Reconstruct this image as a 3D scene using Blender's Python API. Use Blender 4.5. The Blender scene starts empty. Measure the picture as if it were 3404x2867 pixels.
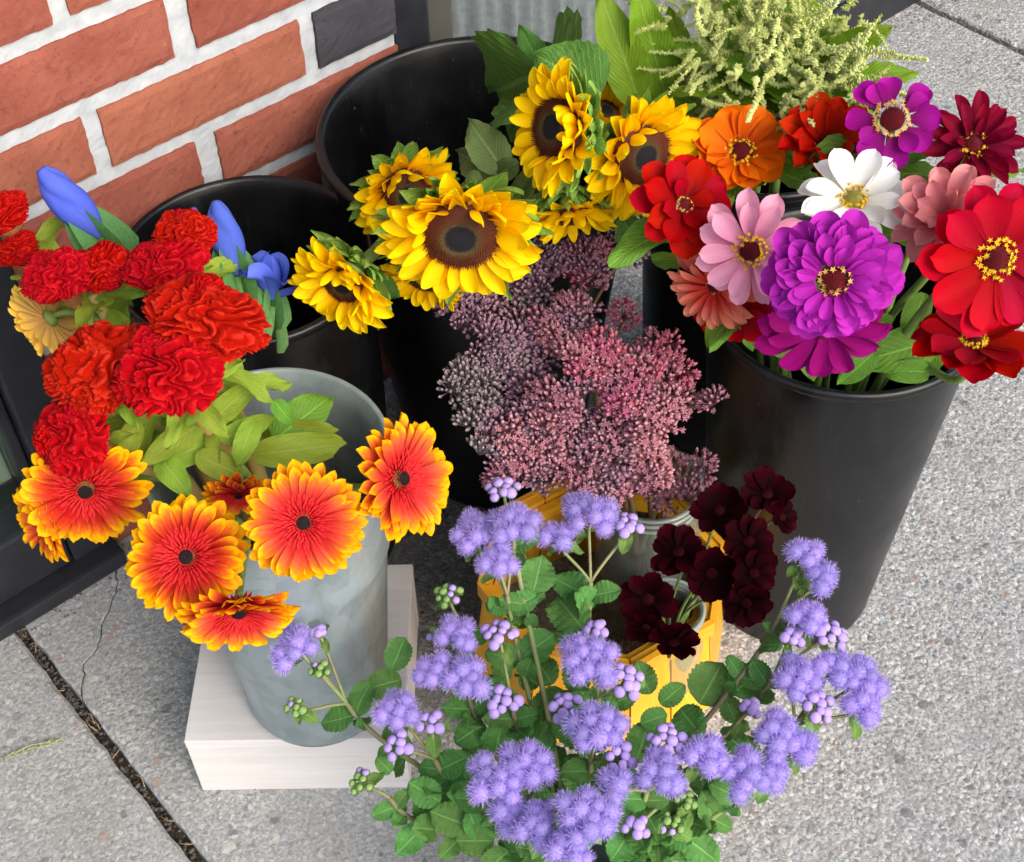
import bpy, bmesh, math, random
import numpy as np
from mathutils import Vector, Matrix
random.seed(7); np.random.seed(7)
SC = bpy.context.scene
COL = SC.collection
R_ = math.radians

# ------------------------------------------------------------------ camera, sky, sun, exposure
loc=(0,0,1.0948); right=(0.9995,-0.0224,-0.0205); up=(0.0304,0.7385,0.6736); back=(0,-0.6739,0.7388); lens=49.387
cd = bpy.data.cameras.new('camera'); cam = bpy.data.objects.new('camera', cd); COL.objects.link(cam)
cd.lens = lens; cd.sensor_width = 36; cd.sensor_fit = 'HORIZONTAL'; cd.clip_start = 0.02; cd.clip_end = 500
cam.matrix_world = Matrix(((right[0], up[0], back[0], loc[0]), (right[1], up[1], back[1], loc[1]), (right[2], up[2], back[2], loc[2]), (0, 0, 0, 1)))
SC.camera = cam
SUN_AZ, SUN_EL = 140.0, 38.0        # degrees clockwise from +Y (the view direction), above the horizon
W = bpy.data.worlds.new('World'); SC.world = W; W.use_nodes = True
wn = W.node_tree.nodes; wl_ = W.node_tree.links; wn.clear()
sky = wn.new('ShaderNodeTexSky'); sky.sky_type = 'NISHITA'; sky.sun_disc = False
sky.sun_elevation = R_(SUN_EL); sky.sun_rotation = R_(SUN_AZ); sky.dust_density = 3.5; sky.air_density = 1.2; sky.ozone_density = 1.0
bg = wn.new('ShaderNodeBackground'); bg.inputs[1].default_value = 0.15
wo = wn.new('ShaderNodeOutputWorld'); wl_.new(sky.outputs[0], bg.inputs[0]); wl_.new(bg.outputs[0], wo.inputs[0])
sd = bpy.data.lights.new('sun', 'SUN'); sd.energy = 1.25; sd.angle = R_(45); sd.color = (1, 1, .995)
sun = bpy.data.objects.new('sun', sd); COL.objects.link(sun)
sv = Vector((math.sin(R_(SUN_AZ)) * math.cos(R_(SUN_EL)), math.cos(R_(SUN_AZ)) * math.cos(R_(SUN_EL)), math.sin(R_(SUN_EL))))
sun.rotation_euler = sv.to_track_quat('Z', 'Y').to_euler(); sun.location = sv * 8
SC.view_settings.view_transform = 'Standard'; SC.view_settings.look = 'None'; SC.view_settings.exposure = 0.86; SC.view_settings.gamma = 1
SC.view_settings.use_curve_mapping = False
SC.cycles.use_denoising = True; SC.cycles.use_adaptive_sampling = True; SC.cycles.adaptive_threshold = .03; SC.cycles.max_bounces = 6; SC.cycles.transparent_max_bounces = 16
SC.cycles.caustics_reflective = False; SC.cycles.caustics_refractive = False

# ------------------------------------------------------------------ helpers: objects
WORLD = {}
def link(o, parent=None, M=None):
    COL.objects.link(o); M = M or Matrix()
    if parent is not None:
        o.parent = parent; o.matrix_basis = WORLD[parent.name].inverted() @ M
    else:
        o.matrix_basis = M
    WORLD[o.name] = M
    return o
def put(name, mesh, parent=None, M=None):
    return link(bpy.data.objects.new(name, mesh), parent, M)
def tag(o, label=None, cat=None, group=None, kind=None):
    if label: o['label'] = label
    if cat: o['category'] = cat
    if group: o['group'] = group
    if kind: o['kind'] = kind
    return o
def thing(name, label, cat, at=(0, 0, 0), group=None):
    return tag(link(bpy.data.objects.new(name, None), None, Matrix.Translation(at)), label, cat, group)

def mk(name, V, F, mat=None, uv=None, smooth=True, col=None):
    me = bpy.data.meshes.new(name); me.from_pydata([tuple(map(float, v)) for v in V], [], F)
    if mat is not None: me.materials.append(mat)
    if smooth: me.polygons.foreach_set('use_smooth', [True] * len(me.polygons))
    li = None
    if uv is not None or col is not None:
        li = np.empty(len(me.loops), dtype=np.int32); me.loops.foreach_get('vertex_index', li)
    if uv is not None:
        u = me.uv_layers.new(name='UVMap'); u.data.foreach_set('uv', np.asarray(uv, dtype=np.float32)[li].ravel())
    if col is not None:
        a = me.attributes.new('tint', 'FLOAT', 'POINT'); a.data.foreach_set('value', np.asarray(col, dtype=np.float32))
    me.update(); return me

class MB:
    """collects several pieces of one part"""
    def __init__(s): s.V = []; s.F = []; s.U = []
    def add(s, V, F, U=None):
        k = len(s.V); s.V += [tuple(v) for v in V]; s.F += [tuple(i + k for i in f) for f in F]
        s.U += list(U) if U is not None else [(0, 0)] * len(V)
    def build(s, name, mat, smooth=True): return mk(name, s.V, s.F, mat, s.U, smooth)

def grid_faces(nr, nc, wrap=False):
    F = []
    for j in range(nr - 1):
        for i in range(nc if wrap else nc - 1):
            a = j * nc + i; b = j * nc + (i + 1) % nc
            F.append((a, b, b + nc, a + nc))
    return F
def frame_from(n, ref=None):
    z = Vector(n).normalized(); x = Vector(ref if ref is not None else right); x = x - x.dot(z) * z
    if x.length < 1e-4: x = Vector((0, 1, 0)) - z * z.y
    x.normalize(); y = z.cross(x)
    return Matrix(((x.x, y.x, z.x, 0), (x.y, y.y, z.y, 0), (x.z, y.z, z.z, 0), (0, 0, 0, 1)))
def T(*v): return Matrix.Translation(v if len(v) == 3 else v[0])
def RX(a): return Matrix.Rotation(R_(a), 4, 'X')
def RY(a): return Matrix.Rotation(R_(a), 4, 'Y')
def RZ(a): return Matrix.Rotation(R_(a), 4, 'Z')
def S(x, y=None, z=None): return Matrix.Diagonal((x, x if y is None else y, x if z is None else z, 1))
def rnd(a, b): return random.uniform(a, b)

def tube(pts, rad, n=8, cap=True):
    pts = [Vector(p) for p in pts]; V = []; U = []
    t0 = (pts[1] - pts[0]).normalized(); nx = t0.orthogonal().normalized()
    for k, p in enumerate(pts):
        t = (pts[min(k + 1, len(pts) - 1)] - pts[max(k - 1, 0)]).normalized()
        nx = (nx - nx.dot(t) * t).normalized(); ny = t.cross(nx)
        r = rad[k] if hasattr(rad, '__len__') else rad
        for i in range(n):
            a = 2 * math.pi * i / n
            V.append(p + (nx * math.cos(a) + ny * math.sin(a)) * r); U.append((i / n, k / (len(pts) - 1)))
    F = grid_faces(len(pts), n, True)
    if cap:
        F.append(tuple(range(n))[::-1]); F.append(tuple(range(len(V) - n, len(V))))
    return V, F, U
def bez(p0, p1, p2, p3, n=14):
    p0, p1, p2, p3 = map(Vector, (p0, p1, p2, p3)); out = []
    for i in range(n + 1):
        t = i / n; s = 1 - t
        out.append(p0 * s**3 + p1 * 3 * s * s * t + p2 * 3 * s * t * t + p3 * t**3)
    return out
def lathe(prof, n=64):
    V = []; U = []
    for k, (r, z) in enumerate(prof):
        for i in range(n):
            a = 2 * math.pi * i / n
            V.append((r * math.cos(a), r * math.sin(a), z)); U.append((i / n, k / (len(prof) - 1)))
    return V, grid_faces(len(prof), n, True), U
def box(x0, x1, y0, y1, z0, z1):
    V = [(x, y, z) for z in (z0, z1) for y in (y0, y1) for x in (x0, x1)]
    return V, [(0, 2, 3, 1), (4, 5, 7, 6), (0, 1, 5, 4), (2, 6, 7, 3), (0, 4, 6, 2), (1, 3, 7, 5)]
def bevelbox(name, x0, x1, y0, y1, z0, z1, b, mat, seg=2):
    bm = bmesh.new(); V, F = box(x0, x1, y0, y1, z0, z1)
    vs = [bm.verts.new(v) for v in V]; [bm.faces.new([vs[i] for i in f]) for f in F]
    bmesh.ops.bevel(bm, geom=bm.edges[:], offset=b, segments=seg, affect='EDGES', profile=.6)
    me = bpy.data.meshes.new(name); bm.to_mesh(me); bm.free(); me.materials.append(mat); return me
def wob(P, seed, k=1.0):
    """cheap smooth pseudo-noise of Nx3 points, about -1..1"""
    rs = np.random.RandomState(seed); P = np.asarray(P, float); out = np.zeros(len(P))
    for o in range(6):
        d = rs.normal(size=3); d /= np.linalg.norm(d)
        out += np.sin(P @ d * k * (1 + .55 * o) + rs.uniform(0, 6.28)) / (1 + .35 * o)
    return out / 3.0

# ------------------------------------------------------------------ helpers: materials
def lin(c):
    return tuple(((v / 255) / 12.92 if v / 255 <= .04045 else ((v / 255 + .055) / 1.055) ** 2.4) for v in c) + (1,)
class NT:
    def __init__(s, name):
        s.m = bpy.data.materials.new(name); s.m.use_nodes = True; s.t = s.m.node_tree; s.t.nodes.clear()
        s.out = s.n('ShaderNodeOutputMaterial')
    def n(s, typ, **kw):
        x = s.t.nodes.new(typ)
        for k, v in kw.items(): setattr(x, k, v)
        return x
    def l(s, a, b): s.t.links.new(a, b)
    def set(s, node, **kw):
        for k, v in kw.items():
            sock = node.inputs[k.replace('_', ' ')] if k.replace('_', ' ') in node.inputs else node.inputs[k]
            if hasattr(v, 'is_linked') or hasattr(v, 'links'): s.l(v, sock)
            else: sock.default_value = v
        return node
    def ramp(s, fac, stops, interp='LINEAR'):
        r = s.n('ShaderNodeValToRGB'); e = r.color_ramp.elements; r.color_ramp.interpolation = interp
        while len(e) < len(stops): e.new(.5)
        for i, (p, c) in enumerate(stops): e[i].position = p; e[i].color = c if len(c) == 4 else tuple(c) + (1,)
        s.l(fac, r.inputs[0]); return r.outputs[0]
    def noise(s, vec, scale, detail=3, rough=.55, dist=0):
        x = s.n('ShaderNodeTexNoise'); s.set(x, Scale=scale, Detail=detail, Roughness=rough, Distortion=dist)
        if vec is not None: s.l(vec, x.inputs['Vector'])
        return x.outputs[0]
    def math(s, op, a, b=None):
        x = s.n('ShaderNodeMath', operation=op)
        for i, v in enumerate((a, b)):
            if v is None: continue
            if hasattr(v, 'links'): s.l(v, x.inputs[i])
            else: x.inputs[i].default_value = v
        return x.outputs[0]
    def mix(s, fac, a, b, mode='MIX'):
        x = s.n('ShaderNodeMix', data_type='RGBA', blend_type=mode)
        for i, v in ((0, fac), (6, a), (7, b)):
            if hasattr(v, 'links'): s.l(v, x.inputs[i])
            else: x.inputs[i].default_value = v
        return x.outputs[2]
    def bump(s, h, strength=.3, dist=.001):
        x = s.n('ShaderNodeBump'); s.set(x, Strength=strength, Distance=dist); s.l(h, x.inputs['Height']); return x.outputs[0]
    def bsdf(s, **kw):
        x = s.n('ShaderNodeBsdfPrincipled'); s.set(x, **kw); return x
    def done(s, shader): s.l(shader, s.out.inputs[0]); return s.m
    def objco(s): return s.n('ShaderNodeTexCoord').outputs['Object']
    def uvxy(s):
        x = s.n('ShaderNodeSeparateXYZ'); u = s.n('ShaderNodeUVMap'); s.l(u.outputs[0], x.inputs[0]); return x.outputs[0], x.outputs[1], u.outputs[0]
    def rand(s): return s.n('ShaderNodeObjectInfo').outputs['Random']

def petal_mat(name, stops, streak=.25, trans=.3, rough=.55, vary=.12, veins=26, hue=.0, margin=0.0, spec=.1):
    """petal or leaf skin: pigment runs from base (0) to tip (1) along the UV, fine lengthwise veins"""
    m = NT(name); u, v, uv = m.uvxy()
    vv = m.math('ADD', v, m.math('MULTIPLY', m.math('SUBTRACT', m.noise(uv, 7, 2), .5), .22))
    if margin: vv = m.math('ADD', vv, m.math('MULTIPLY', m.math('MULTIPLY', m.math('POWER', m.math('ABSOLUTE', m.math('SUBTRACT', u, .5)), 2), 4 * margin), v))
    c = m.ramp(vv, [(p, lin(q)) for p, q in stops])
    mp = m.n('ShaderNodeMapping'); mp.inputs['Scale'].default_value = (veins, 1.2, 1); m.l(uv, mp.inputs[0])
    ve = m.noise(mp.outputs[0], 1.0, 2)
    hs = m.n('ShaderNodeHueSaturation'); m.l(c, hs.inputs['Color'])
    val = m.math('ADD', 1 - vary / 2, m.math('MULTIPLY', m.rand(), vary))
    val = m.math('ADD', val, m.math('MULTIPLY', m.math('SUBTRACT', ve, .5), streak)); m.l(val, hs.inputs['Value'])
    m.l(m.math('ADD', .5 - hue / 2, m.math('MULTIPLY', m.rand(), hue)), hs.inputs['Hue'])
    c = hs.outputs[0]
    b = m.bsdf(Base_Color=c, Roughness=rough, Normal=m.bump(ve, .35, .0006)); b.inputs['Specular IOR Level'].default_value = spec
    tr = m.n('ShaderNodeBsdfTranslucent'); m.l(c, tr.inputs[0])
    mx = m.n('ShaderNodeMixShader'); mx.inputs[0].default_value = trans; m.l(b.outputs[0], mx.inputs[1]); m.l(tr.outputs[0], mx.inputs[2])
    return m.done(mx.outputs[0])
def leaf_mat(name, c0, c1, edge=None, rough=.5, trans=.25, veins=9, vein_c=None, hue=.02):
    """leaf: midrib and side veins drawn from the UV, blotchy greens"""
    m = NT(name); u, v, uv = m.uvxy()
    a = m.math('ABSOLUTE', m.math('SUBTRACT', u, .5))
    side = m.math('SINE', m.math('MULTIPLY', m.math('SUBTRACT', v, m.math('MULTIPLY', a, .75)), veins * 6.283))
    side = m.math('POWER', m.math('ABSOLUTE', side), 14)
    mid = m.math('LESS_THAN', a, .025)
    vein = m.math('MAXIMUM', mid, m.math('MULTIPLY', side, .45))
    nz = m.noise(uv, 5, 4)
    c = m.mix(nz, lin(c0), lin(c1))
    c = m.mix(m.math('MULTIPLY', vein, .45), c, lin(vein_c or tuple(min(255, int(x * 1.25 + 18)) for x in c1)))
    if edge: c = m.mix(m.math('MULTIPLY', m.math('GREATER_THAN', m.math('ADD', a, m.math('MULTIPLY', nz, .1)), .5), .7), c, lin(edge))
    hs = m.n('ShaderNodeHueSaturation'); m.l(c, hs.inputs['Color'])
    m.l(m.math('ADD', .86, m.math('MULTIPLY', m.rand(), .28)), hs.inputs['Value'])
    m.l(m.math('ADD', .5 - hue / 2, m.math('MULTIPLY', m.rand(), hue)), hs.inputs['Hue'])
    c = hs.outputs[0]
    h = m.math('SUBTRACT', m.noise(uv, 22, 3), m.math('MULTIPLY', vein, .8))
    b = m.bsdf(Base_Color=c, Roughness=rough, Normal=m.bump(h, .6, .0014)); b.inputs['Specular IOR Level'].default_value = .22
    tr = m.n('ShaderNodeBsdfTranslucent'); m.l(c, tr.inputs[0])
    mx = m.n('ShaderNodeMixShader'); mx.inputs[0].default_value = trans; m.l(b.outputs[0], mx.inputs[1]); m.l(tr.outputs[0], mx.inputs[2])
    return m.done(mx.outputs[0])
def plain_mat(name, c0, c1, scale=60, rough=.6, bump=.3, bdist=.001, spec=.3, metallic=0, vary=0.0):
    m = NT(name); co = m.objco(); nz = m.noise(co, scale, 4)
    c = m.mix(m.ramp(nz, [(.3, (0, 0, 0)), (.7, (1, 1, 1))]), lin(c0), lin(c1))
    if vary:
        hs = m.n('ShaderNodeHueSaturation'); m.l(c, hs.inputs['Color']); m.l(m.math('ADD', 1 - vary / 2, m.math('MULTIPLY', m.rand(), vary)), hs.inputs['Value']); c = hs.outputs[0]
    b = m.bsdf(Base_Color=c, Roughness=rough, Metallic=metallic, Normal=m.bump(m.noise(co, scale * 2.3, 3), bump, bdist)); b.inputs['Specular IOR Level'].default_value = spec
    return m.done(b.outputs[0])

SHADE_POS = (.135, -.245, 0)     # centre of the painted shade: along the wall, out from it
def concrete_mat():
    m = NT('exposed_aggregate_concrete'); co = m.objco()
    warp = m.n('ShaderNodeTexNoise'); m.set(warp, Scale=160, Detail=2); m.l(co, warp.inputs['Vector'])
    wv = m.n('ShaderNodeVectorMath', operation='MULTIPLY_ADD'); m.l(warp.outputs[1], wv.inputs[0]); wv.inputs[1].default_value = (.004, .004, 0); m.l(co, wv.inputs[2])
    def vor(scale, vec):
        x = m.n('ShaderNodeTexVoronoi'); m.set(x, Scale=scale); m.l(vec, x.inputs['Vector'])
        sp = m.n('ShaderNodeSeparateColor'); m.l(x.outputs['Color'], sp.inputs[0]); return x.outputs['Distance'], sp.outputs[0], sp.outputs[1]
    d1, r1, q1 = vor(210, wv.outputs[0]); d2, r2, q2 = vor(85, wv.outputs[0]); d3, r3, q3 = vor(520, wv.outputs[0])
    big = m.noise(co, 2.2, 4); med = m.noise(co, 14, 4); fine = m.noise(co, 420, 3)
    cement = m.mix(med, lin((142, 145, 149)), lin((172, 174, 177)))
    cement = m.mix(m.math('MULTIPLY', fine, .5), cement, lin((120, 120, 118)))
    sand = m.ramp(r3, [(0, lin((104, 105, 107))), (.22, lin((146, 147, 148))), (.52, lin((180, 181, 181))), (.84, lin((218, 218, 214))), (.97, lin((160, 148, 134)))], 'CONSTANT')
    small = m.ramp(r1, [(0, lin((92, 94, 98))), (.16, lin((138, 139, 141))), (.42, lin((172, 173, 172))), (.7, lin((210, 209, 204))), (.92, lin((160, 140, 124)))], 'CONSTANT')
    stone = m.ramp(r2, [(0, lin((70, 76, 82))), (.06, lin((116, 119, 120))), (.13, lin((158, 128, 114))), (.17, lin((140, 140, 136))), (.24, lin((196, 194, 188)))], 'CONSTANT')
    sx_ = m.n('ShaderNodeSeparateXYZ'); m.l(co, sx_.inputs[0]); worn = m.math('MINIMUM', m.math('MAXIMUM', m.math('MULTIPLY', m.math('SUBTRACT', sx_.outputs[0], .12), .5), -.12), .05)   # the surface is more worn to bare stone farther along
    expo = m.ramp(m.math('ADD', worn, m.math('ADD', m.math('MULTIPLY', big, .7), m.math('MULTIPLY', med, .3))), [(.36, (.5,) * 3), (.54, (1,) * 3)])
    c = m.mix(m.math('MULTIPLY', expo, .75), cement, sand)
    in1 = m.math('LESS_THAN', d1, m.math('MULTIPLY', q1, .62))
    c = m.mix(m.math('MULTIPLY', m.math('MULTIPLY', in1, m.math('GREATER_THAN', q1, .45)), m.math('MULTIPLY', expo, .9)), c, small)
    in2 = m.math('MULTIPLY', m.math('LESS_THAN', r2, .3), m.math('LESS_THAN', d2, m.math('ADD', .16, m.math('MULTIPLY', q2, .32))))
    c = m.mix(m.math('MULTIPLY', in2, .75), c, stone)
    stain = m.ramp(m.noise(co, 9, 5, .62, .6), [(.54, (0, 0, 0)), (.74, (1, 1, 1))])
    c = m.mix(m.math('MULTIPLY', stain, .3), c, lin((112, 105, 96)), 'MIX')
    c = m.mix(.26, c, m.mix(big, lin((156, 155, 152)), lin((186, 183, 177))), 'MIX')
    spots = m.ramp(m.noise(co, 55, 2), [(.70, (0, 0, 0)), (.76, (1, 1, 1))])
    c = m.mix(m.math('MULTIPLY', spots, .5), c, lin((88, 86, 84)))
    # shade between the containers, painted in as a darker, glossier patch
    dv = m.n('ShaderNodeVectorMath', operation='SUBTRACT'); m.l(co, dv.inputs[0]); dv.inputs[1].default_value = SHADE_POS; dv2 = m.n('ShaderNodeVectorMath', operation='LENGTH'); m.l(dv.outputs[0], dv2.inputs[0])
    shade_mask = m.ramp(m.math('ADD', dv2.outputs['Value'], m.math('MULTIPLY', m.math('SUBTRACT', m.noise(co, 16, 3), .5), .10)), [(.15, (1,) * 3), (.195, (0,) * 3)])
    c = m.mix(m.math('MULTIPLY', shade_mask, .8), c, m.mix(.62, c, lin((40, 38, 37))))
    h = m.math('ADD', m.math('MULTIPLY', m.math('SUBTRACT', 1, d1), expo), m.math('MULTIPLY', in2, .5))
    h = m.math('ADD', h, m.math('MULTIPLY', r3, .5))
    b = m.bsdf(Base_Color=c, Roughness=m.math('SUBTRACT', .9, m.math('MULTIPLY', shade_mask, .4)), Normal=m.bump(h, .8, .0016)); b.inputs['Specular IOR Level'].default_value = .2
    return m.done(b.outputs[0])

def brick_mat(name, c0, c1, c2):
    m = NT(name); co = m.objco(); rd = m.rand()
    off = m.n('ShaderNodeVectorMath', operation='ADD'); m.l(co, off.inputs[0])
    cb = m.n('ShaderNodeCombineXYZ'); m.l(m.math('MULTIPLY', rd, 31), cb.inputs[0]); m.l(m.math('MULTIPLY', rd, 17), cb.inputs[1]); m.l(cb.outputs[0], off.inputs[1]); co = off.outputs[0]
    c = m.mix(m.ramp(m.noise(co, 22, 5, .6), [(.3, (0,) * 3), (.72, (1,) * 3)]), lin(c0), lin(c1))
    c = m.mix(m.ramp(m.noise(co, 130, 4, .7), [(.56, (0,) * 3), (.75, (1,) * 3)]), c, lin(c2))
    c = m.mix(m.ramp(m.noise(co, 480, 2), [(.62, (0,) * 3), (.72, (.5,) * 3)]), c, lin((70, 44, 40)))
    chalk = m.ramp(m.noise(co, 60, 3, .6, 1), [(.72, (0,) * 3), (.82, (.35,) * 3)])
    c = m.mix(chalk, c, lin((215, 195, 185)))
    hs = m.n('ShaderNodeHueSaturation'); m.l(c, hs.inputs['Color']); m.l(m.math('ADD', .88, m.math('MULTIPLY', rd, .24)), hs.inputs['Value']); m.l(m.math('ADD', .495, m.math('MULTIPLY', rd, .012)), hs.inputs['Hue'])
    h = m.math('ADD', m.noise(co, 260, 4, .7), m.math('MULTIPLY', m.noise(co, 60, 3), .5))
    b = m.bsdf(Base_Color=hs.outputs[0], Roughness=.9, Normal=m.bump(h, .5, .0012)); b.inputs['Specular IOR Level'].default_value = .25
    return m.done(b.outputs[0])

def bucket_mat(name):
    m = NT(name); co = m.objco()
    mp = m.n('ShaderNodeMapping'); mp.inputs['Scale'].default_value = (1, 1, .06); m.l(co, mp.inputs[0])
    scr = m.ramp(m.noise(mp.outputs[0], 260, 3, .7), [(.55, (0,) * 3), (.8, (1,) * 3)])
    dust = m.ramp(m.noise(co, 14, 5, .65, .5), [(.42, (0,) * 3), (.75, (1,) * 3)])
    c = m.mix(m.math('MULTIPLY', scr, .2), lin((10, 10, 12)), lin((70, 71, 74)))
    c = m.mix(m.math('MULTIPLY', dust, .16), c, lin((58, 60, 64)))
    sp = m.ramp(m.noise(co, 170, 2), [(.73, (0,) * 3), (.76, (1,) * 3)])
    c = m.mix(m.math('MULTIPLY', sp, .3), c, lin((120, 118, 112)))
    r = m.math('ADD', .30, m.math('MULTIPLY', dust, .2))
    b = m.bsdf(Base_Color=c, Roughness=r, Normal=m.bump(m.noise(co, 300, 2), .12, .0006)); b.inputs['Specular IOR Level'].default_value = .45
    return m.done(b.outputs[0])
def zinc_mat():
    m = NT('galvanised_steel'); co = m.objco()
    v = m.n('ShaderNodeTexVoronoi'); m.set(v, Scale=70); m.l(co, v.inputs['Vector']); sp = m.n('ShaderNodeSeparateColor'); m.l(v.outputs['Color'], sp.inputs[0])
    mpz = m.n('ShaderNodeMapping'); mpz.inputs['Scale'].default_value = (1, 1, .3); m.l(co, mpz.inputs[0])
    c = m.mix(sp.outputs[0], lin((134, 149, 155)), lin((154, 168, 172)))
    c = m.mix(m.ramp(m.noise(mpz.outputs[0], 40, 5, .65, .5), [(.4, (0,) * 3), (.75, (.7,) * 3)]), c, lin((174, 185, 189)))
    mp = m.n('ShaderNodeMapping'); mp.inputs['Scale'].default_value = (1, 1, .15); m.l(co, mp.inputs[0])
    c = m.mix(m.ramp(m.noise(mp.outputs[0], 26, 4, .6), [(.58, (0,) * 3), (.78, (.75,) * 3)]), c, lin((120, 112, 98)))
    b = m.bsdf(Base_Color=c, Metallic=.4, Roughness=m.math('ADD', .28, m.math('MULTIPLY', m.noise(co, 40, 3), .2)), Normal=m.bump(m.noise(co, 90, 3), .15, .001))
    return m.done(b.outputs[0])
def wood_mat(name, c0, c1, axis=0, rough=.55, knots=True):
    m = NT(name); co = m.objco(); mp = m.n('ShaderNodeMapping'); sc = [60, 60, 60]; sc[axis] = 5; mp.inputs['Scale'].default_value = sc; m.l(co, mp.inputs[0])
    g = m.noise(mp.outputs[0], 1.6, 5, .6, .8)
    c = m.mix(m.ramp(g, [(.3, (0,) * 3), (.7, (1,) * 3)]), lin(c0), lin(c1))
    hs = m.n('ShaderNodeHueSaturation'); m.l(c, hs.inputs['Color']); m.l(m.math('ADD', .93, m.math('MULTIPLY', m.rand(), .14)), hs.inputs['Value'])
    b = m.bsdf(Base_Color=hs.outputs[0], Roughness=rough, Normal=m.bump(g, .25, .001)); b.inputs['Specular IOR Level'].default_value = .3
    return m.done(b.outputs[0])
def glass_mat(name, tint=(235, 240, 236), tr=.9, rough=.02, bloom=0.0):  # bloom: amount of milky white standing in for reflections
    """thin clear glass: see-through with a mirror sheen that grows at grazing angles"""
    m = NT(name); f = m.n('ShaderNodeFresnel'); ge = m.n('ShaderNodeNewGeometry'); m.l(m.math('SUBTRACT', 1.5, m.math('MULTIPLY', ge.outputs['Backfacing'], 1.5 - 1 / 1.5)), f.inputs[0])
    t = m.n('ShaderNodeBsdfTransparent'); t.inputs[0].default_value = lin(tint); g = m.n('ShaderNodeBsdfGlossy'); g.inputs['Roughness'].default_value = rough
    mx = m.n('ShaderNodeMixShader'); m.l(f.outputs[0], mx.inputs[0]); m.l(t.outputs[0], mx.inputs[1]); m.l(g.outputs[0], mx.inputs[2])
    if bloom:    # milky white mixed in to brighten the glass, standing in for reflections
        df = m.n('ShaderNodeBsdfDiffuse'); df.inputs[0].default_value = lin((215, 222, 216)); m2 = m.n('ShaderNodeMixShader')
        m.l(m.math('MULTIPLY', m.noise(m.objco(), 60, 3), bloom), m2.inputs[0]); m.l(mx.outputs[0], m2.inputs[1]); m.l(df.outputs[0], m2.inputs[2]); mx = m2
    return m.done(mx.outputs[0])
#PART2

# ------------------------------------------------------------------ the setting
phi=0.87447; wall_d=0.9131; wall_u0=0.3546
MW = Matrix(((math.sin(phi), -math.cos(phi), 0, math.sin(phi) * wall_u0 - math.cos(phi) * wall_d),
             (math.cos(phi), math.sin(phi), 0, math.cos(phi) * wall_u0 + math.sin(phi) * wall_d), (0, 0, 1, 0), (0, 0, 0, 1)))   # x along the wall, y into it

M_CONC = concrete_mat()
M_DIRT = plain_mat('dirt', (40, 34, 30), (84, 74, 64), 160, .95, .9, .003, .1)
M_DARKMETAL = plain_mat('dark_bronze_aluminium', (30, 31, 36), (40, 42, 48), 40, .42, .08, .0005, .4)
M_GLASS = glass_mat('window_glass')
M_MORTAR = plain_mat('mortar', (166, 171, 175), (190, 194, 197), 70, .95, .4, .001, .15)
M_BRICK = brick_mat('red_brick', (138, 76, 60), (158, 94, 76), (120, 64, 52))
M_BRICKD = brick_mat('charcoal_brick', (58, 57, 62), (74, 73, 78), (46, 45, 52))

gme = mk('ground', [(-60, -60, -.16), (60, -60, -.16), (60, 60, -.16), (-60, 60, -.16)], [(0, 1, 2, 3)], plain_mat('asphalt', (58, 58, 60), (78, 78, 78), 90, .9, .6, .003))
tag(put('ground', gme), kind='structure')

# sidewalk: a bed of dirt with concrete slabs on it; joints are real gaps
V, F = box(-3.2, 4.2, -3.4, .5, -.15, -.013)
sidewalk = tag(put('sidewalk', mk('sidewalk', V, F, M_DIRT, smooth=False), None, MW), kind='structure')
def slab(poly, b=.004, jit=.0010, seed=1, fine=None):
    rs = random.Random(seed); P = []
    for i, (p, q) in enumerate(zip(poly, poly[1:] + poly[:1])):
        L = math.dist(p, q); k = max(1, int(L / .012)) if L < 4 else 8
        k = min(k, 160)
        for j in range(k):
            t = j / k; dx, dy = (q[1] - p[1]) / L, -(q[0] - p[0]) / L
            w = rs.uniform(-1, 1) * jit if j else 0
            P.append((p[0] + (q[0] - p[0]) * t + dx * w, p[1] + (q[1] - p[1]) * t + dy * w, (fine or {}).get(i, b)))
    n = len(P); ring = []
    for i in range(n):
        a, c, e = P[i - 1], P[i], P[(i + 1) % n]
        d = Vector((e[0] - a[0], e[1] - a[1])).normalized(); nin = Vector((-d.y, d.x)); bb = c[2] * rs.uniform(.6, 1.5)
        ring.append((c[0] + nin.x * bb, c[1] + nin.y * bb, bb))
    V = [(x, y, -.06) for x, y, _ in P] + [(x, y, -r[2] * .9) for (x, y, _), r in zip(P, ring)] + [(r[0], r[1], 0) for r in ring]
    F = grid_faces(3, n, True) + [tuple(range(2 * n, 3 * n))]
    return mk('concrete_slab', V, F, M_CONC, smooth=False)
CR = [(-.1289,-.0409),(-.1359,-.0491),(-.1480,-.0603),(-.1631,-.0715),(-.1756,-.0876),(-.1835,-.0940),(-.1985,-.0998),(-.2090,-.1165)]
jl, jr = -.2285, -.2185
crack_a = [(-.105, .0), (-.118, -.022)] + CR + [(jr, -.132)]
rc = random.Random(11); fine_c = []
for p, q in zip(crack_a, crack_a[1:]):
    for t_ in (0, .25, .5, .75):
        k_ = .0016 if t_ else 0; fine_c.append((p[0] + (q[0] - p[0]) * t_ + rc.uniform(-k_, k_), p[1] + (q[1] - p[1]) * t_ + rc.uniform(-k_, k_)))
crack_a = fine_c + [crack_a[-1]]
frag = [(x - .0005, y + .0003) for x, y in crack_a[::-1]]
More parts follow.
